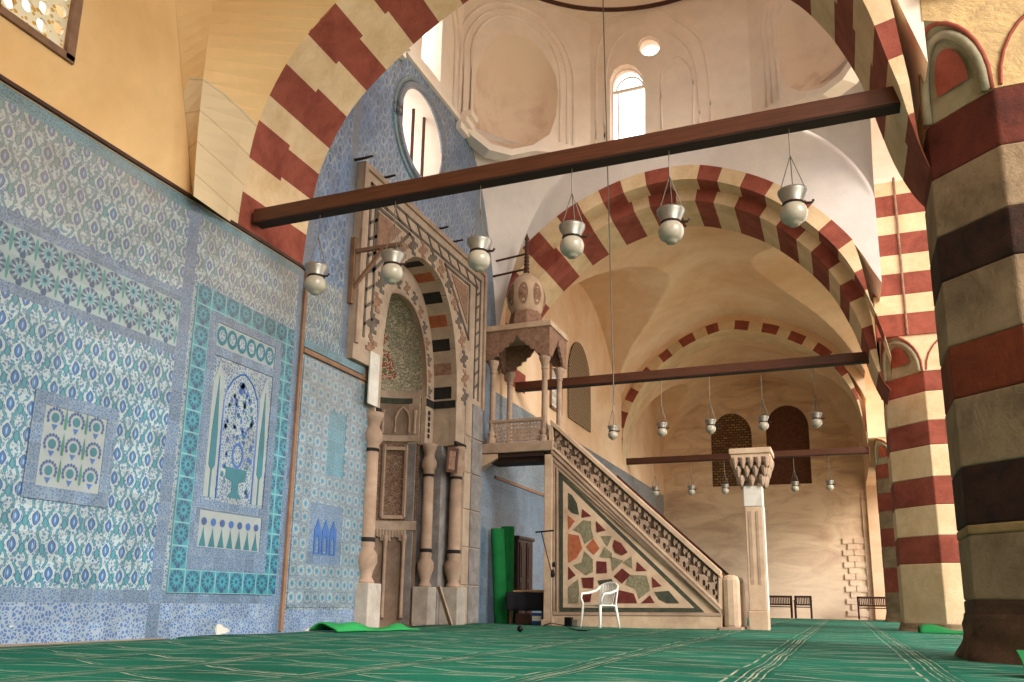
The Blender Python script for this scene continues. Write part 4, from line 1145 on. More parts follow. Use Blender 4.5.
# columns
def column(root, x, y, z0, z1, r, name='column', m_='ledge_stone', base=.42):
    b = MB(); b.box(x - r * 1.6, x + r * 1.6, y - r * 1.6, y + r * 1.6, z0, z0 + base * 1.7)
    if base > .2: b.build('plinth', 'minbar_marble' if root.name != 'mihrab' else 'slab_grey', root, bevel=.02); b = MB()
    zb = z0 + base * 1.7
    b.lathe(x, y, [(r * 1.25, zb), (r * 1.15, zb + .04), (r * .85, zb + .10), (r * 1.05, zb + .2), (r * 1.5, zb + .34), (r * 1.45, zb + .46), (r * .95, zb + .55), (r * 1.1, zb + .6), (r, zb + .66), (r * .93, z1 - .62)], 20)
    b.lathe(x, y, [(r * .93, z1 - .62), (r * 1.1, z1 - .6), (r * .95, z1 - .55), (r * 1.4, z1 - .46), (r * 1.4, z1 - .36), (r * .9, z1 - .24), (r * 1.1, z1 - .14), (r * 1.35, z1 - .08), (r * 1.4, z1)], 20)
    b.build(name, m_, root, smooth=True)
    b = MB(); b.lathe(x, y, [(r * 1.08, zb + .66), (r * 1.08, zb + .73)], 20); b.build('collar', 'black_marble', root); b = MB(); b.lathe(x, y, [(r * 1.03, z1 - .66), (r * 1.03, z1 - .60)], 20); b.build('collar', 'black_marble', root)
for sgn in (-1, 1):
    column(mih, -7.16, MC + (1.74 if sgn > 0 else -1.54), 0, 3.52, .125)
    column(mih, -7.54, MC + sgn * 1.27, 0, 3.52, .11)
# curved niche
b = MB(); A0_, A1_ = pi / 2, 3 * pi / 2
def seg(prof, mi): b.lathe(-7.7, MC + .03, prof, 28, mi, A0_, A1_, caps=False, sx=1.12, sy=1.12)
seg([(1.0, -.05), (1.0, 1.78)], 0); seg([(1.0, 1.78), (.96, 1.8), (.96, 1.95), (1.0, 1.98)], 1); seg([(1.0, 1.98), (1.0, 3.55)], 2); seg([(1.0, 3.55), (.96, 3.57), (.96, 3.66), (1.0, 3.7)], 1)
seg([(1.0, 3.7), (1.0, 4.35)], 0); seg([(1.0, 4.35), (.99, 4.36), (.99, 4.46), (1.0, 4.47)], 3); seg([(1.0, 4.47), (1.0, 4.62)], 1)
pr_ = []
for i in range(15):
    t = i / 14; pr_.append((1.01 * cos(t * pi / 2) ** .85 if i < 14 else .01, 4.5 + 1.8 * sin(t * pi / 2)))
seg(pr_, 4)
b.build('niche', ['mihrab_brown', 'mihrab_stone', 'mosaic_brown', 'green_marble', 'inscription'], mih, smooth=False)
b = MB()
for rr, mi in ((.62, 0),):
    b.grid(lambda i, j: (-7.7 - 1.10 * cos(.2 + j * 1.05) ** .85 * cos((i - .5) * (2.2 - 1.1 * j)), MC + .03 + 1.10 * cos(.2 + j * 1.05) ** .85 * sin((i - .5) * (2.2 - 1.1 * j)), 4.5 + 1.76 * sin(.2 + j * 1.05)), 24, 24)
b.build('mosaic_panel', 'mosaic_red', mih, smooth=True)
b = MB()
for a in range(9):
    th = pi / 2 + .22 + a * (pi - .44) / 8
    x = -7.7 + 1.07 * cos(th); y = MC + .03 + 1.07 * sin(th)
    b.lathe(x, y, [(.05, .12), (.035, .2), (.035, 1.5), (.055, 1.62), (.06, 1.7)], 10)
b.build('colonnettes', 'ledge_stone', mih, smooth=True)
b = MB()
for a in range(8):
    th = pi / 2 + .22 + (a + .5) * (pi - .44) / 8
    for q in range(7):
        t2 = th + (q - 3) * .055; x = -7.7 + 1.08 * cos(t2); y = MC + .03 + 1.08 * sin(t2)
        b.box(x - .03, x + .03, y - .03, y + .03, 1.45 + .22 * cos((q - 3) * .45), 1.8)
b.build('blind_arcade', 'mihrab_stone', mih)
b = MB()
for th in (pi / 2 + .45, pi / 2 + 1.05, pi / 2 + 1.6, pi / 2 + 2.3):
    x = lambda r_, t_: (-7.7 + 1.12 * r_ * cos(t_), MC + .03 + 1.12 * r_ * sin(t_))
    for dt in (-.2, .2):
        u = x(.975, th + dt); b.box(u[0] - .025, u[0] + .025, u[1] - .03, u[1] + .03, 2.05, 3.5)
    for z in (2.05, 3.42):
        u, w_ = x(.975, th - .2), x(.975, th + .2); b.bar((*u, z), (*w_, z), .05, .07)
b.build('panel_frames', 'ledge_stone', mih)
b = MB()
for th in (pi / 2 + .35, pi / 2 + .95, pi / 2 + 1.55, pi / 2 + 2.2):
    pts = [(-7.7 + 1.105 * cos(th + u), MC + .03 + 1.105 * sin(th + u), z) for u, z in ((-.13, 3.75), (-.13, 4.05), (-.09, 4.18), (0, 4.28), (.09, 4.18), (.13, 4.05), (.13, 3.75))]
    b.tube(pts, .03, 6)
    b.lathe(-7.7 + 1.09 * cos(th - .24), MC + .03 + 1.09 * sin(th - .24), [(.045, 3.72), (.03, 3.78), (.03, 4.1), (.05, 4.2)], 8)
b.build('small_arches', 'ledge_stone', mih)

# leaning plank, hanging frame, bracket
b = MB(); b.bar((-6.93, 14.42, .02), (-7.1, 14.2, .72), .14, .03); tag(b.build('marble_plank', 'mihrab_stone', bevel=.004), 'pale slab leaning between the two mihrab columns', 'slab')
root = thing('framed_board', (-7.15, 14.55, 3.0), 'small dark framed board hung between the capitals of the mihrab columns', 'frame')
b = MB(); P0 = Vector((-7.18, 14.48, 2.95)); U = Vector((.12, .26, 0)); V = Vector((.03, 0, .5))
q = lambda u, v: P0 + U * u + V * v
b.plate([q(0, 0), q(1, 0), q(1, 1), q(0, 1)], [[q(.2, .12), q(.8, .12), q(.8, .88), q(.2, .88)]], (.02, -.02, 0)); b.build('frame', 'oak_dark', root)
b = MB(); b.plate([q(.15, .1), q(.85, .1), q(.85, .9), q(.15, .9)], [], (.008, -.008, 0)); b.build('board', 'brown_marble', root)
root = thing('wall_bracket', (-7.15, 10.78, 5.9), 'brown wooden lamp bracket left of the mihrab arch', 'bracket')
b = MB(); b.box(-7.2, -7.12, 10.73, 10.83, 5.15, 6.3); b.build('post', 'rust_wood', root)
b = MB(); b.bar((-7.15, 10.78, 6.06), (-6.25, 10.78, 6.06), .06, .06); b.build('arm', 'rust_wood', root)
b = MB(); b.bar((-7.15, 10.78, 5.4), (-6.6, 10.78, 6.03), .05, .05); b.build('strut', 'rust_wood', root)
for x, y, lb in ((360, 159, 'iron peg sticking out at the top left corner of the mihrab frame'), (383, 178, 'iron peg just above the nearest beam, right of the mihrab frame corner'),
                 (437, 229, 'iron peg below the nearest beam, above the right slope of the mihrab frame'), (452, 242, 'lowest iron peg beside the top right of the mihrab frame')):
    p = at(x, y, 0, -7.1); b = MB(); b.tube([(-7.2, p[1], p[2]), (-6.98, p[1], p[2]), (-6.85, p[1], p[2] + .01)], [.026, .022, .018], 8)
    tag(b.build('iron_peg', 'iron'), lb, 'peg', 'iron pegs round the mihrab')

# ------------------------------------------------------------------ pulpit (minbar)
MY = 16.1
def Q(x, y, yy=MY): return at(x, y, 1, yy)
def C8(x, y): return (540 + .23474 * x, 480 + .23474 * y)
mb = thing('minbar', (-4.4, 16.7, 0), 'tall marble pulpit with carved stair, starry inlaid side and domed canopy', 'pulpit')
YB = 17.3
def sideplate(b, px, y0, d, mi=0, holes=()):
    b.plate([Vector((Q(*p)[0], y0, Q(*p)[2])) for p in px], [[Vector((Q(*p)[0], y0, Q(*p)[2])) for p in h] for h in holes], (0, d, 0), mi)
zfix = lambda p: p
for yy, nm in ((MY + .06, 'side_wall'), (YB - .14, 'side_wall')):
    b = MB(); sideplate(b, [(550, 447), (721, 608), (722, 629.5), (548, 627)], yy, .12); b.build(nm, 'minbar_marble', mb)
b = MB(); A_, B_ = Q(545, 458), Q(545, 627)
b.box(-5.68, -5.50, MY, MY + .18, 0, 3.5); b.box(-5.72, -5.46, MY - .03, MY + .2, 0, .12); b.box(-5.68, -5.5, YB - .18, YB, 0, 3.5)
b.build('post', 'minbar_marble', mb, bevel=.015)
b = MB()
for x0 in (552.5, 556): 
    sideplate(b, [(x0, 462), (x0 + 1.6, 463.5), (x0 + 1.6, 613), (x0, 613)], MY + .02, .05)
for o in (0, 6, 11):
    sideplate(b, [(551, 449 + o), (721, 610 + o * .2), (720, 613 + o * .1), (551, 453 + o)], MY - .01 + o * .003, .08)
sideplate(b, [(551, 612), (722, 613), (722, 616), (551, 615)], MY + .0, .08)
b.build('mouldings', 'ledge_stone', mb, bevel=.004)
b = MB(); sideplate(b, [(549, 615), (722, 616), (722, 629.5), (549, 627.5)], MY + .02, .1); b.build('plinth', 'minbar_marble', mb, bevel=.01)
gr = [(558.5, 472), (704, 612), (559, 611.5)]; cr = [(562.5, 480.5), (694, 608), (562.5, 607.5)]
b = MB(); sideplate(b, gr, MY + .035, .03, 0, [cr]); b.build('green_border', 'green_marble', mb)
b = MB(); sideplate(b, cr, MY + .03, .04)
panel = b.build('inlay_panel', 'minbar_marble', mb)
cells = [
 ('green_marble', [(118, 62), (135, 70), (153, 100), (160, 140), (138, 135), (120, 120)]), ('orange_marble', [(120, 155), (144, 175), (120, 208)]), ('porphyry', [(180, 126), (213, 152), (178, 158)]),
 ('speckled_marble', [(183, 178), (213, 182), (213, 210), (222, 240), (190, 262), (178, 225), (148, 212)]), ('porphyry', [(239, 178), (274, 212), (243, 220)]),
 ('orange_marble', [(120, 238), (160, 245), (173, 290), (152, 325), (120, 343)]), ('orange_marble', [(225, 255), (248, 290), (228, 313), (200, 285)]),
 ('speckled_marble', [(262, 240), (302, 240), (285, 278)]), ('speckled_marble', [(275, 288), (302, 312), (300, 330), (258, 325)]),
 ('porphyry', [(318, 260), (342, 272), (366, 305), (345, 316), (322, 306), (312, 282)]), ('speckled_marble', [(188, 312), (218, 340), (219, 385), (195, 398), (148, 362), (180, 350)]),
 ('porphyry', [(243, 350), (278, 352), (280, 392), (243, 394)]), ('speckled_marble', [(303, 330), (348, 345), (310, 382)]), ('speckled_marble', [(387, 328), (390, 372), (356, 350)]),
 ('porphyry', [(414, 352), (449, 385), (411, 386)]), ('porphyry', [(348, 381), (378, 405), (348, 436), (319, 410)]), ('porphyry', [(121, 374), (147, 405), (121, 422)]),
 ('porphyry', [(180, 420), (223, 418), (222, 458), (186, 456)]), ('speckled_marble', [(384, 411), (446, 414), (461, 465), (420, 497), (409, 462), (371, 446)]), ('porphyry', [(478, 417), (513, 450), (480, 456)]),
 ('speckled_marble', [(120, 460), (158, 432), (162, 480), (158, 522), (120, 522)]), ('porphyry', [(340, 474), (390, 486), (402, 523), (298, 523), (312, 490)]), ('porphyry', [(466, 494), (483, 522), (434, 523)]),
 ('green_marble', [(494, 481), (545, 477), (583, 521), (540, 523), (512, 508)]), ('porphyry', [(184, 490), (215, 485), (210, 516), (178, 519)]), ('green_marble', [(250, 430), (300, 424), (312, 450), (258, 448)])]
for m_, pl in cells:
    b = MB(); cu_ = sum(p[0] for p in pl) / len(pl); cv_ = sum(p[1] for p in pl) / len(pl)
    pl = [(max(119, cu_ + (p[0] - cu_) * 1.2), min(525, cv_ + (p[1] - cv_) * 1.2)) for p in pl]
    sideplate(b, [C8(*p) for p in pl], MY + .022, .012); b.build('inlay', m_, panel)
# carved openwork band of the stair
b = MB(); s0 = Vector((553.5, 438)); s1 = Vector((720, 591)); ax = (s1 - s0); L_ = ax.length; ax.normalize(); pn = Vector((0, 1))
top = lambda t: (552.6 + 168.4 * t, 424 + 151 * t); bot = lambda t: (552.6 + 168.4 * t, 448 + 160.5 * t)
def on_b(t, v):       # v from 0 (bottom) to 1 (top)
    a, c = bot(t), top(t); return (a[0] + (c[0] - a[0]) * v, a[1] + (c[1] - a[1]) * v)
holes = []; NM = 17
for i in range(NM):
    tc = (i + .5) / NM; w = .5 / NM
    for (du, dv, ru, rv, ph) in ((0, .5, .28, .10, 0), (-.5, .28, .30, .09, .6), (.5, .72, .28, .09, .6), (-.42, .72, .24, .08, -.7), (.42, .28, .24, .08, -.7), (0, .80, .22, .06, 0), (0, .2, .22, .06, 0)):
        h = []
        for k in range(8):
            a = 2 * pi * k / 8 ; rr = 1 + .25 * sin(2 * a + ph)
            h.append(on_b(tc + w * (du + ru * cos(a) * rr), dv + rv * 1.35 * sin(a) * rr))
        holes.append(h)
sideplate(b, [on_b(0, .07), on_b(1, .07), on_b(1, .93), on_b(0, .93)], MY + .02, .04, 0, holes)
b.build('carved_balustrade', 'ledge_stone', mb)
b = MB(); sideplate(b, [on_b(0, 0), on_b(1, 0), on_b(1, 1), on_b(0, 1)], MY + .075, .08); b.build('balustrade_back', 'mihrab_brown', mb)  # darker stone than the carving, shade of the voids put into colour
b = MB(); sideplate(b, [on_b(0, 0), on_b(1, 0), on_b(1, 1), on_b(0, 1)], YB - .12, .1); b.build('rear_balustrade', 'ledge_stone', mb)
b = MB()
def railseg(b, v0, v1, y0, d): sideplate(b, [on_b(-.012, v0), on_b(1.0, v0), on_b(1.0, v1), on_b(-.012, v1)], y0, d)
railseg(b, -.03, .08, MY - .01, .1); railseg(b, .92, 1.12, MY - .02, .16)
sideplate(b, [(549, 425), (553, 425), (553, 449), (549, 449)], MY - .01, .12); sideplate(b, [(718.5, 573), (722, 575), (722, 610), (718.5, 608)], MY, .1)
b.build('rails', 'minbar_marble', mb, bevel=.008)
b = MB(); sideplate(b, [on_b(.3, 1.0), on_b(1, 1.0), on_b(1, 1.1), on_b(.3, 1.1)], YB - .1, .1); b.build('rear_rail', 'oak_dark', mb)
b = MB(); ns = 12
for i in range(ns):
    b.box(-5.5 + i * .29, -5.5 + (i + 1) * .29, MY + .19, YB - .15, 0, 3.45 - i * .29)
b.build('steps', 'ledge_stone', mb)
b = MB(); b.box(-2.12, -1.82, MY - .02, MY + .28, 0, 1.02); b.build('newel', 'minbar_marble', mb, bevel=.1)
b = MB(); b.box(-2.12, -1.82, YB - .28, YB, 0, 1.02); b.build('newel', 'minbar_marble', mb, bevel=.1)
b = MB(); b.box(-2.2, -1.8, MY - .02, YB, 0, .06); b.build('threshold', 'ledge_stone', mb)
# platform
b = MB(); b.box(-7.19, -5.48, MY - .03, YB, 3.58, 3.8); b.build('platform', 'ledge_stone', mb, bevel=.02)
b = MB(); b.box(-7.19, -5.72, MY + .02, YB - .02, 3.48, 3.57); b.box(-7.19, -5.7, MY + .1, MY + .2, 3.38, 3.5); b.build('platform_beams', 'beam_shade', mb)  # platform underside in the same shade-toned wood
b = MB(); b.prism([(-7.19, MY, 3.57), (-6.75, MY, 3.57), (-6.75, MY, 3.48), (-7.19, MY, 3.25)], (0, .25, 0)); b.build('bracket', 'minbar_marble', mb, bevel=.01)
# openwork parapet of the platform
def fretwork(b, P, Uv, Vv, W_, H_, nu, nv, d):
    hs = []
    for i in range(nu):
        for j in range(nv):
            cu = (i + .5) / nu * W_; cv = (j + .5) / nv * H_; ru = W_ / nu * .36; rv = H_ / nv * .36
            if (i + j) % 2: hs.append([P + Uv * (cu + ru * cos(a * pi / 3)) + Vv * (cv + rv * sin(a * pi / 3)) for a in range(6)])
            else: hs.append([P + Uv * (cu + ru * 1.1 * cos(a * pi / 2)) + Vv * (cv + rv * 1.1 * sin(a * pi / 2)) for a in range(4)])
    b.plate([P, P + Uv * W_, P + Uv * W_ + Vv * H_, P + Vv * H_], hs, d)
Xa, Xb = -7.0, -5.68
b = MB(); fretwork(b, Vector((Xa + .05, MY + .05, 3.84)), Vector((1, 0, 0)), Vector((0, 0, 1)), Xb - Xa - .1, .42, 16, 5, (0, .03, 0))
b.box(Xa, Xb, MY + .03, MY + .1, 4.26, 4.32); b.build('parapet', 'ledge_stone', mb)
b = MB(); fretwork(b, Vector((Xa + .05, YB - .08, 3.84)), Vector((1, 0, 0)), Vector((0, 0, 1)), Xb - Xa - .1, .42, 16, 5, (0, .03, 0)); b.box(Xa, Xb, YB - .1, YB - .03, 4.26, 4.32); b.build('parapet', 'ledge_stone', mb)
for x in (-6.93, -5.72):
    for y in (MY + .1, YB - .1):
        b = MB(); b.lathe(x, y, [(.12, 3.8), (.12, 3.9), (.08, 3.95), (.10, 4.02), (.068, 4.1), (.062, 5.38), (.08, 5.40), (.07, 5.46), (.10, 5.56), (.125, 5.62), (.125, 5.68)], 12)
        b.build('colonette', 'ledge_stone', mb, smooth=False)
# canopy with lobed arches
CZ = 5.68; X0, X1 = -7.12, -5.58
def lobed(w):
    base = [(.13, 0), (.15, .10), (.21, .13), (.22, .24), (.28, .27), (.30, .38), (.36, .41), (.38, .52), (.43, .55), (.46, .66), (.5, .78)]
    return [(u * w, v * .68) for u, v in base] + [((1 - u) * w, v * .68) for u, v in base[::-1][1:]]
def canopy_side(P, Uv, w, d):
    b = MB(); L = [P] + [P + Uv * u + Vector((0, 0, v)) for u, v in lobed(w)] + [P + Uv * w, P + Uv * w + Vector((0, 0, .66)), P + Vector((0, 0, .66))]
    b.plate(L, [], d); b.build('canopy_side', 'brown_marble', mb)
canopy_side(Vector((X0, MY, CZ)), Vector((1, 0, 0)), X1 - X0, (0, .06, 0)); canopy_side(Vector((X0, YB - .06, CZ)), Vector((1, 0, 0)), X1 - X0, (0, .06, 0))
canopy_side(Vector((X1 - .002, MY + .062, CZ)), Vector((0, 1, 0)), YB - MY - .124, (-.06, 0, 0)); canopy_side(Vector((X0 + .002, MY + .062, CZ)), Vector((0, 1, 0)), YB - MY - .124, (.06, 0, 0))
b = MB(); b.box(X0 - .02, X1 + .04, MY - .04, YB + .04, 6.34, 6.47); b.box(X0 + .1, X1 - .1, MY + .1, YB - .1, 6.47, 6.52); b.build('cornice', 'minbar_marble', mb, bevel=.015)
cxm, cym = -6.36, 16.7
b = MB(); b.lathe(cxm, cym, [(.42, 6.5), (.40, 6.62), (.34, 6.9)], 8, a0=pi / 8, a1=2 * pi + pi / 8, sx=1.0); b.build('dome_drum', 'brown_marble', mb)
dp = [(.33, 6.88), (.36, 6.95), (.42, 7.1), (.44, 7.25), (.42, 7.42), (.36, 7.58), (.27, 7.72), (.16, 7.82), (.06, 7.88)]
b = MB(); b.lathe(cxm, cym, dp, 24); dome = b.build('bulb_dome', 'minbar_marble', mb, smooth=True)
b = MB()
for k in range(8):
    a = k * pi / 4 + .2; L = []
    def rad(z):
        for (r0, z0), (r1, z1) in zip(dp, dp[1:]):
            if z0 <= z <= z1: return r0 + (r1 - r0) * (z - z0) / (z1 - z0)
        return .3
    ring_ = []
    for q in range(14):
        t = 2 * pi * q / 14; z = 7.27 + .27 * sin(t); aa = a + .26 * cos(t); rr = rad(z) + .008
        ring_.append((cxm + rr * cos(aa), cym + rr * sin(aa), z))
    rr = rad(7.27) + .02; ring_.append((cxm + rr * cos(a), cym + rr * sin(a), 7.27))
    b.add(ring_, [(i, (i + 1) % 14, 14) for i in range(14)])
b.build('dark_medallion', 'brown_marble', dome)
b = MB(); pf = [(.05, 7.86)]
z = 7.88
for k in range(9): pf += [(.07 - .003 * k, z + .02), (.07 - .003 * k, z + .06), (.04, z + .085)]; z += .09
pf += [(.035, z), (.06, z + .05), (.03, z + .12), (.005, z + .2)]
b.lathe(cxm, cym, pf, 12); b.build('finial', 'oak_dark', mb, smooth=True)
b = MB(); b.tube([(-7.2, cym, 8.3), (cxm, cym, 8.38)], .025, 6); b.tube([(-7.2, cym, 7.93), (cxm, cym, 8.0)], .025, 6); b.build('iron_stay', 'oak_dark', mb)

# ------------------------------------------------------------------ free-standing pillar
pil = thing('marble_pillar', (-1.64, 16.8, 0), 'free-standing square marble pillar with stalactite capital at the foot of the pulpit stair', 'pillar')
px0, px1, py0, py1 = -1.70, -1.37, 16.6, 16.95
b = MB(); b.box(px0 - .02, px1 + .02, py0 - .02, py1 + .02, 0, .36); b.build('base', 'minbar_marble', pil, bevel=.02)
b = MB(); b.box(px0, px1, py0, py1, .36, 2.35); b.build('shaft', 'minbar_marble', pil, bevel=.015)
b = MB(); b.box(px0 + .06, px0 + .12, py0 - .008, py0, .85, 2.25); b.box(px0 + .2, px0 + .25, py0 - .008, py0, .85, 2.25); b.build('fluting', 'ledge_stone', pil)
b = MB(); b.box(px1, px1 + .02, py0 + .01, py1 - .01, .36, 2.35); b.build('lit_side', 'white_marble', pil)  # white slab added: courtyard light on this side put into its colour
b = MB(); b.box(px0 - .01, px1 + .01, py0 - .01, py1 + .01, 2.35, 2.75); b.build('neck', 'white_marble', pil, bevel=.01)
b = MB(); mx_, my_ = (px0 + px1) / 2, (py0 + py1) / 2
for i, (z, h) in enumerate(((2.75, .1), (2.85, .19), (3.04, .19))):
    b.box(mx_ - h, mx_ + h, my_ - h, my_ + h, z, z + .2)
for tier, (z, h, n_) in enumerate(((2.80, .235, 3), (2.98, .285, 4), (3.14, .335, 5))):
    for i in range(n_):
        u = -h + .04 + (2 * h - .08) * i / (n_ - 1)
        for (x, y) in ((mx_ + u, my_ - h), (mx_ + h, my_ + u), (mx_ + u, my_ + h), (mx_ - h, my_ + u)):
            b.lathe(x, y, [(.005, z - .07), (.035, z - .02), (.06, z + .06), (.065, z + .12), (.06, z + .15)], 8)
b.box(mx_ - .34, mx_ + .34, my_ - .34, my_ + .34, 3.2, 3.3); b.build('muqarnas_capital', 'ledge_stone', pil, smooth=False)
b = MB(); b.box(mx_ - .37, mx_ + .37, my_ - .37, my_ + .37, 3.28, 3.36); b.box(mx_ - .4, mx_ + .4, my_ - .4, my_ + .4, 3.36, 3.47); b.build('abacus', 'minbar_marble', pil, bevel=.012)

# ------------------------------------------------------------------ carpets and cloths
b = MB(); random.seed(5)
def cz_(x, y): return .0 + .006 * sin(x * 2.1 + y * .7) + .005 * sin(y * 3.3 + x) - .006
def cf(i, j):
    x = -7.14 + 10.6 * i; y = -2.9 + 36.4 * j
    e = .05 * sin(y * 1.3) if i == 0 else 0
    if i == 0 and y < 7.6: e += .26
    return (x + e, y, cz_(x, y))
b.grid(cf, 70, 220)
tag(b.build('prayer_carpet', 'carpet_green', smooth=True, solid=.02), 'vast green mosque carpet with cream prayer-row lines covering the floor', 'carpet')
def roll(name, x, y, z1, r, label, lean=0.0, grp=None):
    b = MB(); prof = []; n = 40; vs = []
    for j in range(7):
        z = z1 * j / 6; ox = lean * (1 - j / 6)
        for i in range(n):
            a = 2 * pi * i / n; rr = r * (1 + .1 * sin(2 * a + j * .25) + .12 * (1 if i % 20 == 0 else 0))
            vs.append((x + ox + rr * cos(a), y + rr * sin(a), z))
    b.add(vs, [(j * n + i, j * n + (i + 1) % n, (j + 1) * n + (i + 1) % n, (j + 1) * n + i) for j in range(6) for i in range(n)] + [tuple(range(n))[::-1], tuple(6 * n + i for i in range(n))])
    return tag(b.build(name, 'green_cloth', smooth=True), label, 'carpet', grp)
pa = at(496.5, 575, 1, 16.75); pb = at(507, 575, 1, 16.95)
roll('rolled_carpet', pa[0] + .0, 16.75, 2.02, .13, 'green rolled carpet standing upright below the platform, left one', .12, 'carpet rolls standing under the pulpit')
roll('rolled_carpet', pb[0], 16.95, 2.08, .13, 'green rolled carpet standing upright beside the brown cabinet, right one', 0, 'carpet rolls standing under the pulpit')
b = MB()
p0 = at(318, 630, 2, 0); p1 = at(404, 624, 2, 0)
def fold(i, j):
    p = Vector((-7.0, 10.0, 0)).lerp(Vector((-6.45, 11.7, 0)), i); w = .5 * (1 - .35 * i); 
    z = .02 + (.17 * (1 - i) ** .5 * (sin(pi * j) ** .6) * (.5 + .3 * sin(i * 9))) + .03 * sin(i * 14 + j * 5) * sin(pi * j)
    return (p[0] + w * j, p[1] - .05 * j, max(.012, z))
b.grid(fold, 30, 12); tag(b.build('folded_carpet', 'green_bright', smooth=True, solid=.02), 'bright green carpet lying rumpled on the floor at the foot of the tiles', 'carpet')
b = MB(); g0 = at(903, 633, 2, 0); 
def fold2(i, j):
    x = 1.25 + .95 * i; y = 17.2 + .5 * j; return (x, y, .02 + .16 * sin(pi * min(1, j * 1.0)) * (1 - .5 * i) * (.7 + .3 * sin(i * 7)))
b.grid(fold2, 16, 8); tag(b.build('folded_mat', 'green_cloth', smooth=True, solid=.02), 'small dark green mat folded at the foot of the second pier', 'mat')
root = thing('carpet_offcut', (1.6, 7.3, 0), 'green carpet edge turned up against the nearest pier in the right corner', 'carpet')
b = MB(); b.grid(lambda i, j: (1.12 + 1.3 * i, 6.75 + .25 * j * j, .02 + .15 * j), 8, 6); b.build('upturned_edge', 'green_cloth', root, solid=.02)
b = MB(); b.box(1.15, 2.4, 6.72, 6.77, .0, .035); b.build('binding', 'cord_white', root)
b = MB(); pts = [at(x, y, 2, 0.012) for x, y in ((0, 634.5), (60, 634), (105, 633.5), (130, 632.5), (160, 631.5))]
b = MB(); b.grid(lambda i, j: (-7.0 + .2 * j, 4.2 + 3.0 * i, .01 + .02 * sin(pi * j) * (1 - i)), 10, 4); tag(b.build('carpet_underlay', 'earth', smooth=True), 'tan strip of underlay curling along the foot of the tiles at far left', 'underlay')

# ------------------------------------------------------------------ furniture and odds and ends
cab = thing('cupboard', (-7.0, 18.3, 0), 'narrow dark red-brown wooden cupboard under the pulpit platform', 'cupboard')
b = MB(); b.box(-7.18, -6.8, 17.55, 18.5, .0, 1.86); b.box(-7.19, -6.76, 17.5, 18.55, 1.86, 1.93); b.build('body', 'bench_wood', cab, bevel=.01)
for y0 in (17.6, 18.05):
    b = MB(); b.box(-6.8, -6.77, y0, y0 + .37, .1, 1.8); b.box(-6.77, -6.755, y0 + .06, y0 + .31, .2, .9); b.box(-6.77, -6.755, y0 + .06, y0 + .31, 1.0, 1.7); b.build('door', 'oak_dark', cab, bevel=.006)
tb = thing('side_table', (-6.2, 16.75, 0), 'low table draped in dark cloth under the pulpit platform', 'table')
b = MB(); b.box(-6.62, -5.78, 16.45, 17.0, .6, .66); b.build('tabletop', 'oak_dark', tb, bevel=.005)
for x in (-6.58, -5.86):
    for y in (16.5, 16.93):
        b = MB(); b.box(x, x + .05, y, y + .04, 0, .6); b.build('leg', 'oak_dark', tb)
b = MB(); b.grid(lambda i, j: (-6.63 + .86 * i, 16.43 - .015 * sin(i * 22) * (1 - j), .28 + .38 * j), 30, 4); tag(b.build('dark_cloth', 'dark_cloth', smooth=True, solid=.01), 'dark cloth hanging from the front of the low table', 'cloth')
b = MB(); b.box(-6.2, -5.8, 16.5, 16.75, .665, .71); tag(b.build('wooden_tray', 'pale_wood', bevel=.005), 'pale wooden tray on top of the dark-draped table', 'tray')
b = MB(); b.box(-6.5, -6.28, 16.5, 16.72, .665, .7); tag(b.build('book', 'pale_wood', bevel=.004), 'closed tan book on the left of the dark-draped table', 'book')
b = MB(); b.box(-6.45, -6.1, 16.52, 16.8, .0, .22); tag(b.build('storage_box', 'bench_wood', bevel=.01), 'brown box on the floor under the dark-draped table', 'box')
bk = thing('plastic_crate', (-5.95, 16.55, 0), 'small blue and white plastic crate under the right end of the table', 'crate')
b = MB(); b.box(-6.05, -5.8, 16.42, 16.65, 0, .24); b.build('body', 'blue_plastic', bk, bevel=.01)
b = MB(); b.box(-6.03, -5.83, 16.405, 16.42, .08, .18); b.build('label_panel', 'white_plastic', bk)
# microphone stand
ms = thing('microphone_stand', (-5.5, 15.85, 0), 'black microphone stand before the corner post of the pulpit', 'stand')
A = at(551, 628, 1, 15.85)
b = MB(); b.tube([(A[0], 15.85, .02), (A[0], 15.85, 1.1)], .012, 6); b.build('white_pole', 'tin', ms)
b = MB(); b.tube([(A[0] + .03, 15.85, .95), (A[0] - .22, 15.85, 1.86)], .011, 6); b.tube([(A[0] - .34, 15.85, 1.85), (A[0] + .05, 15.85, 1.88)], .018, 6); b.build('boom', 'black_metal', ms)
b = MB(); b.lathe(A[0] + .03, 15.85, [(.03, .95), (.045, 1.0), (.03, 1.1)], 8); b.lathe(A[0] + .05, 15.85, [(.03, 1.15), (.04, 1.2), (.03, 1.25)], 8); b.build('clamp', 'black_metal', ms)
b = MB()
for a in (0.3, 2.4, 4.5): b.bar((A[0], 15.85, .06), (A[0] + .28 * cos(a), 15.85 + .28 * sin(a), .015), .02, .015)
b.build('tripod_foot', 'black_metal', ms)
pb_ = thing('power_adapter', (-5.05, 15.8, 0), 'small dark power unit on the carpet by the microphone stand', 'adapter')
b = MB(); b.box(-5.12, -4.98, 15.75, 15.9, .01, .18); b.build('body', 'black_metal', pb_, bevel=.01)
b = MB(); b.box(-4.96, -4.86, 15.75, 15.85, .01, .14); b.build('plug', 'tin', pb_, bevel=.01)
b = MB(); b.tube([at(x, y, 2, .03) for x, y in ((568, 627.5), (572, 629), (578, 630.2), (586, 630.5), (590, 629.6))], .012, 5); tag(b.build('cable', 'cable_black'), 'dark cable trailing on the carpet in front of the chair legs', 'cable')
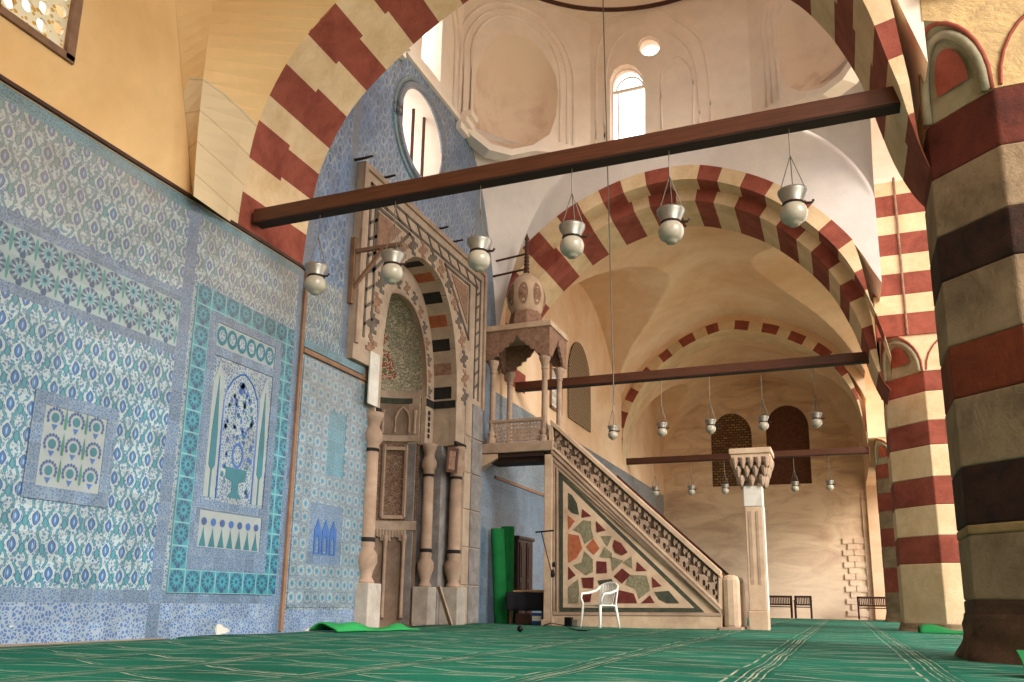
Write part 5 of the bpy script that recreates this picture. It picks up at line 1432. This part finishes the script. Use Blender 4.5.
q = at(520, 629, 2, .05); b = MB(); b.lathe(q[0], q[1], [(.01, .0), (.045, .03), (.05, .06), (.03, .1), (.005, .11)], 10); tag(b.build('door_stop', 'black_metal', smooth=True), 'small round black object on the carpet left of the pulpit post', 'knob')

# white plastic armchair
ch = thing('plastic_armchair', (-4.28, 15.35, 0), 'white plastic monobloc armchair standing before the inlaid side of the pulpit', 'chair')
RZ = math.radians(-28); ca_, sa_ = cos(RZ), sin(RZ)
def L2W(x, y, z): return Vector((-4.28 + x * ca_ - y * sa_, 15.35 + x * sa_ + y * ca_, z))
# chair faces local -y
def rb(b, pts, w, h): 
    for p, q in zip(pts, pts[1:]): b.bar(L2W(*p), L2W(*q), w, h)
b = MB(); b.grid(lambda i, j: L2W(-.22 + .44 * i, -.24 + .44 * j, .42 - .02 * sin(pi * i) * sin(pi * j) - .03 * (j > .98)), 8, 8); b.build('seat', 'white_plastic', ch, smooth=True, solid=.02)
for (sx, sy, tx, ty) in ((-.25, -.27, -.22, -.23), (.25, -.27, .22, -.23), (-.24, .27, -.2, .2), (.24, .27, .2, .2)):
    b = MB(); n_ = 5; b.tube([L2W(sx, sy, .0), L2W((sx + tx) / 2, (sy + ty) / 2, .22), L2W(tx, ty, .43)], [.018, .024, .03], 6); b.build('leg', 'white_plastic', ch, smooth=True)
for s in (-1, 1):
    b = MB(); b.tube([L2W(s * .22, -.23, .42), L2W(s * .27, -.24, .55), L2W(s * .285, -.2, .63), L2W(s * .28, -.0, .65), L2W(s * .26, .18, .70), L2W(s * .22, .25, .78)], [.025, .022, .024, .024, .024, .024], 8); b.build('armrest', 'white_plastic', ch, smooth=True)
b = MB(); b.tube([L2W(-.22, .25, .78), L2W(-.14, .29, .82), L2W(0, .31, .84), L2W(.14, .29, .82), L2W(.22, .25, .78)], .026, 8)
for i in range(7):
    x = -.15 + .05 * i; b.bar(L2W(x * .8, .2, .42), L2W(x * 1.1, .3 - abs(x) * .2, .82), .034, .012)
b.bar(L2W(-.2, .2, .42), L2W(-.21, .26, .79), .04, .02); b.bar(L2W(.2, .2, .42), L2W(.21, .26, .79), .04, .02)
b.build('backrest', 'white_plastic', ch, smooth=False)

# wooden benches at the far wall
def bench(x0, x1, y, label, z=.45):
    root = thing('wooden_bench', ((x0 + x1) / 2, y, 0), label, 'bench', 'benches along the far wall')
    b = MB(); b.box(x0, x1, y - .28, y + .2, z - .04, z); b.build('seat', 'bench_wood', root)
    b = MB(); b.box(x0, x1, y + .2, y + .25, z + .34, z + .42); b.box(x0, x1, y + .2, y + .25, z + .04, z + .1); n_ = int((x1 - x0) / .065)
    for i in range(n_ + 1): b.box(x0 + (x1 - x0 - .04) * i / n_, x0 + .04 + (x1 - x0 - .04) * i / n_, y + .21, y + .24, z + .05, z + .4)
    b.build('backrest', 'bench_wood', root)
    for x in (x0, x1 - .06):
        for yy in (y - .28, y + .2):
            b = MB(); b.box(x, x + .06, yy, yy + .05, 0, z + (.22 if yy < y else .42)); b.build('leg', 'bench_wood', root)
        b = MB(); b.box(x - .01, x + .07, y - .3, y + .22, z + .2, z + .25); b.build('armrest', 'bench_wood', root)
    return root
bench(-3.0, -1.95, 35.3, 'dark wooden bench just right of the marble pillar, left of a pair')
bench(-1.85, -1.2, 35.0, 'dark wooden bench right of its pair, against the far wall')
bench(.45, 1.55, 35.2, 'slatted wooden bench beside the farthest pier')
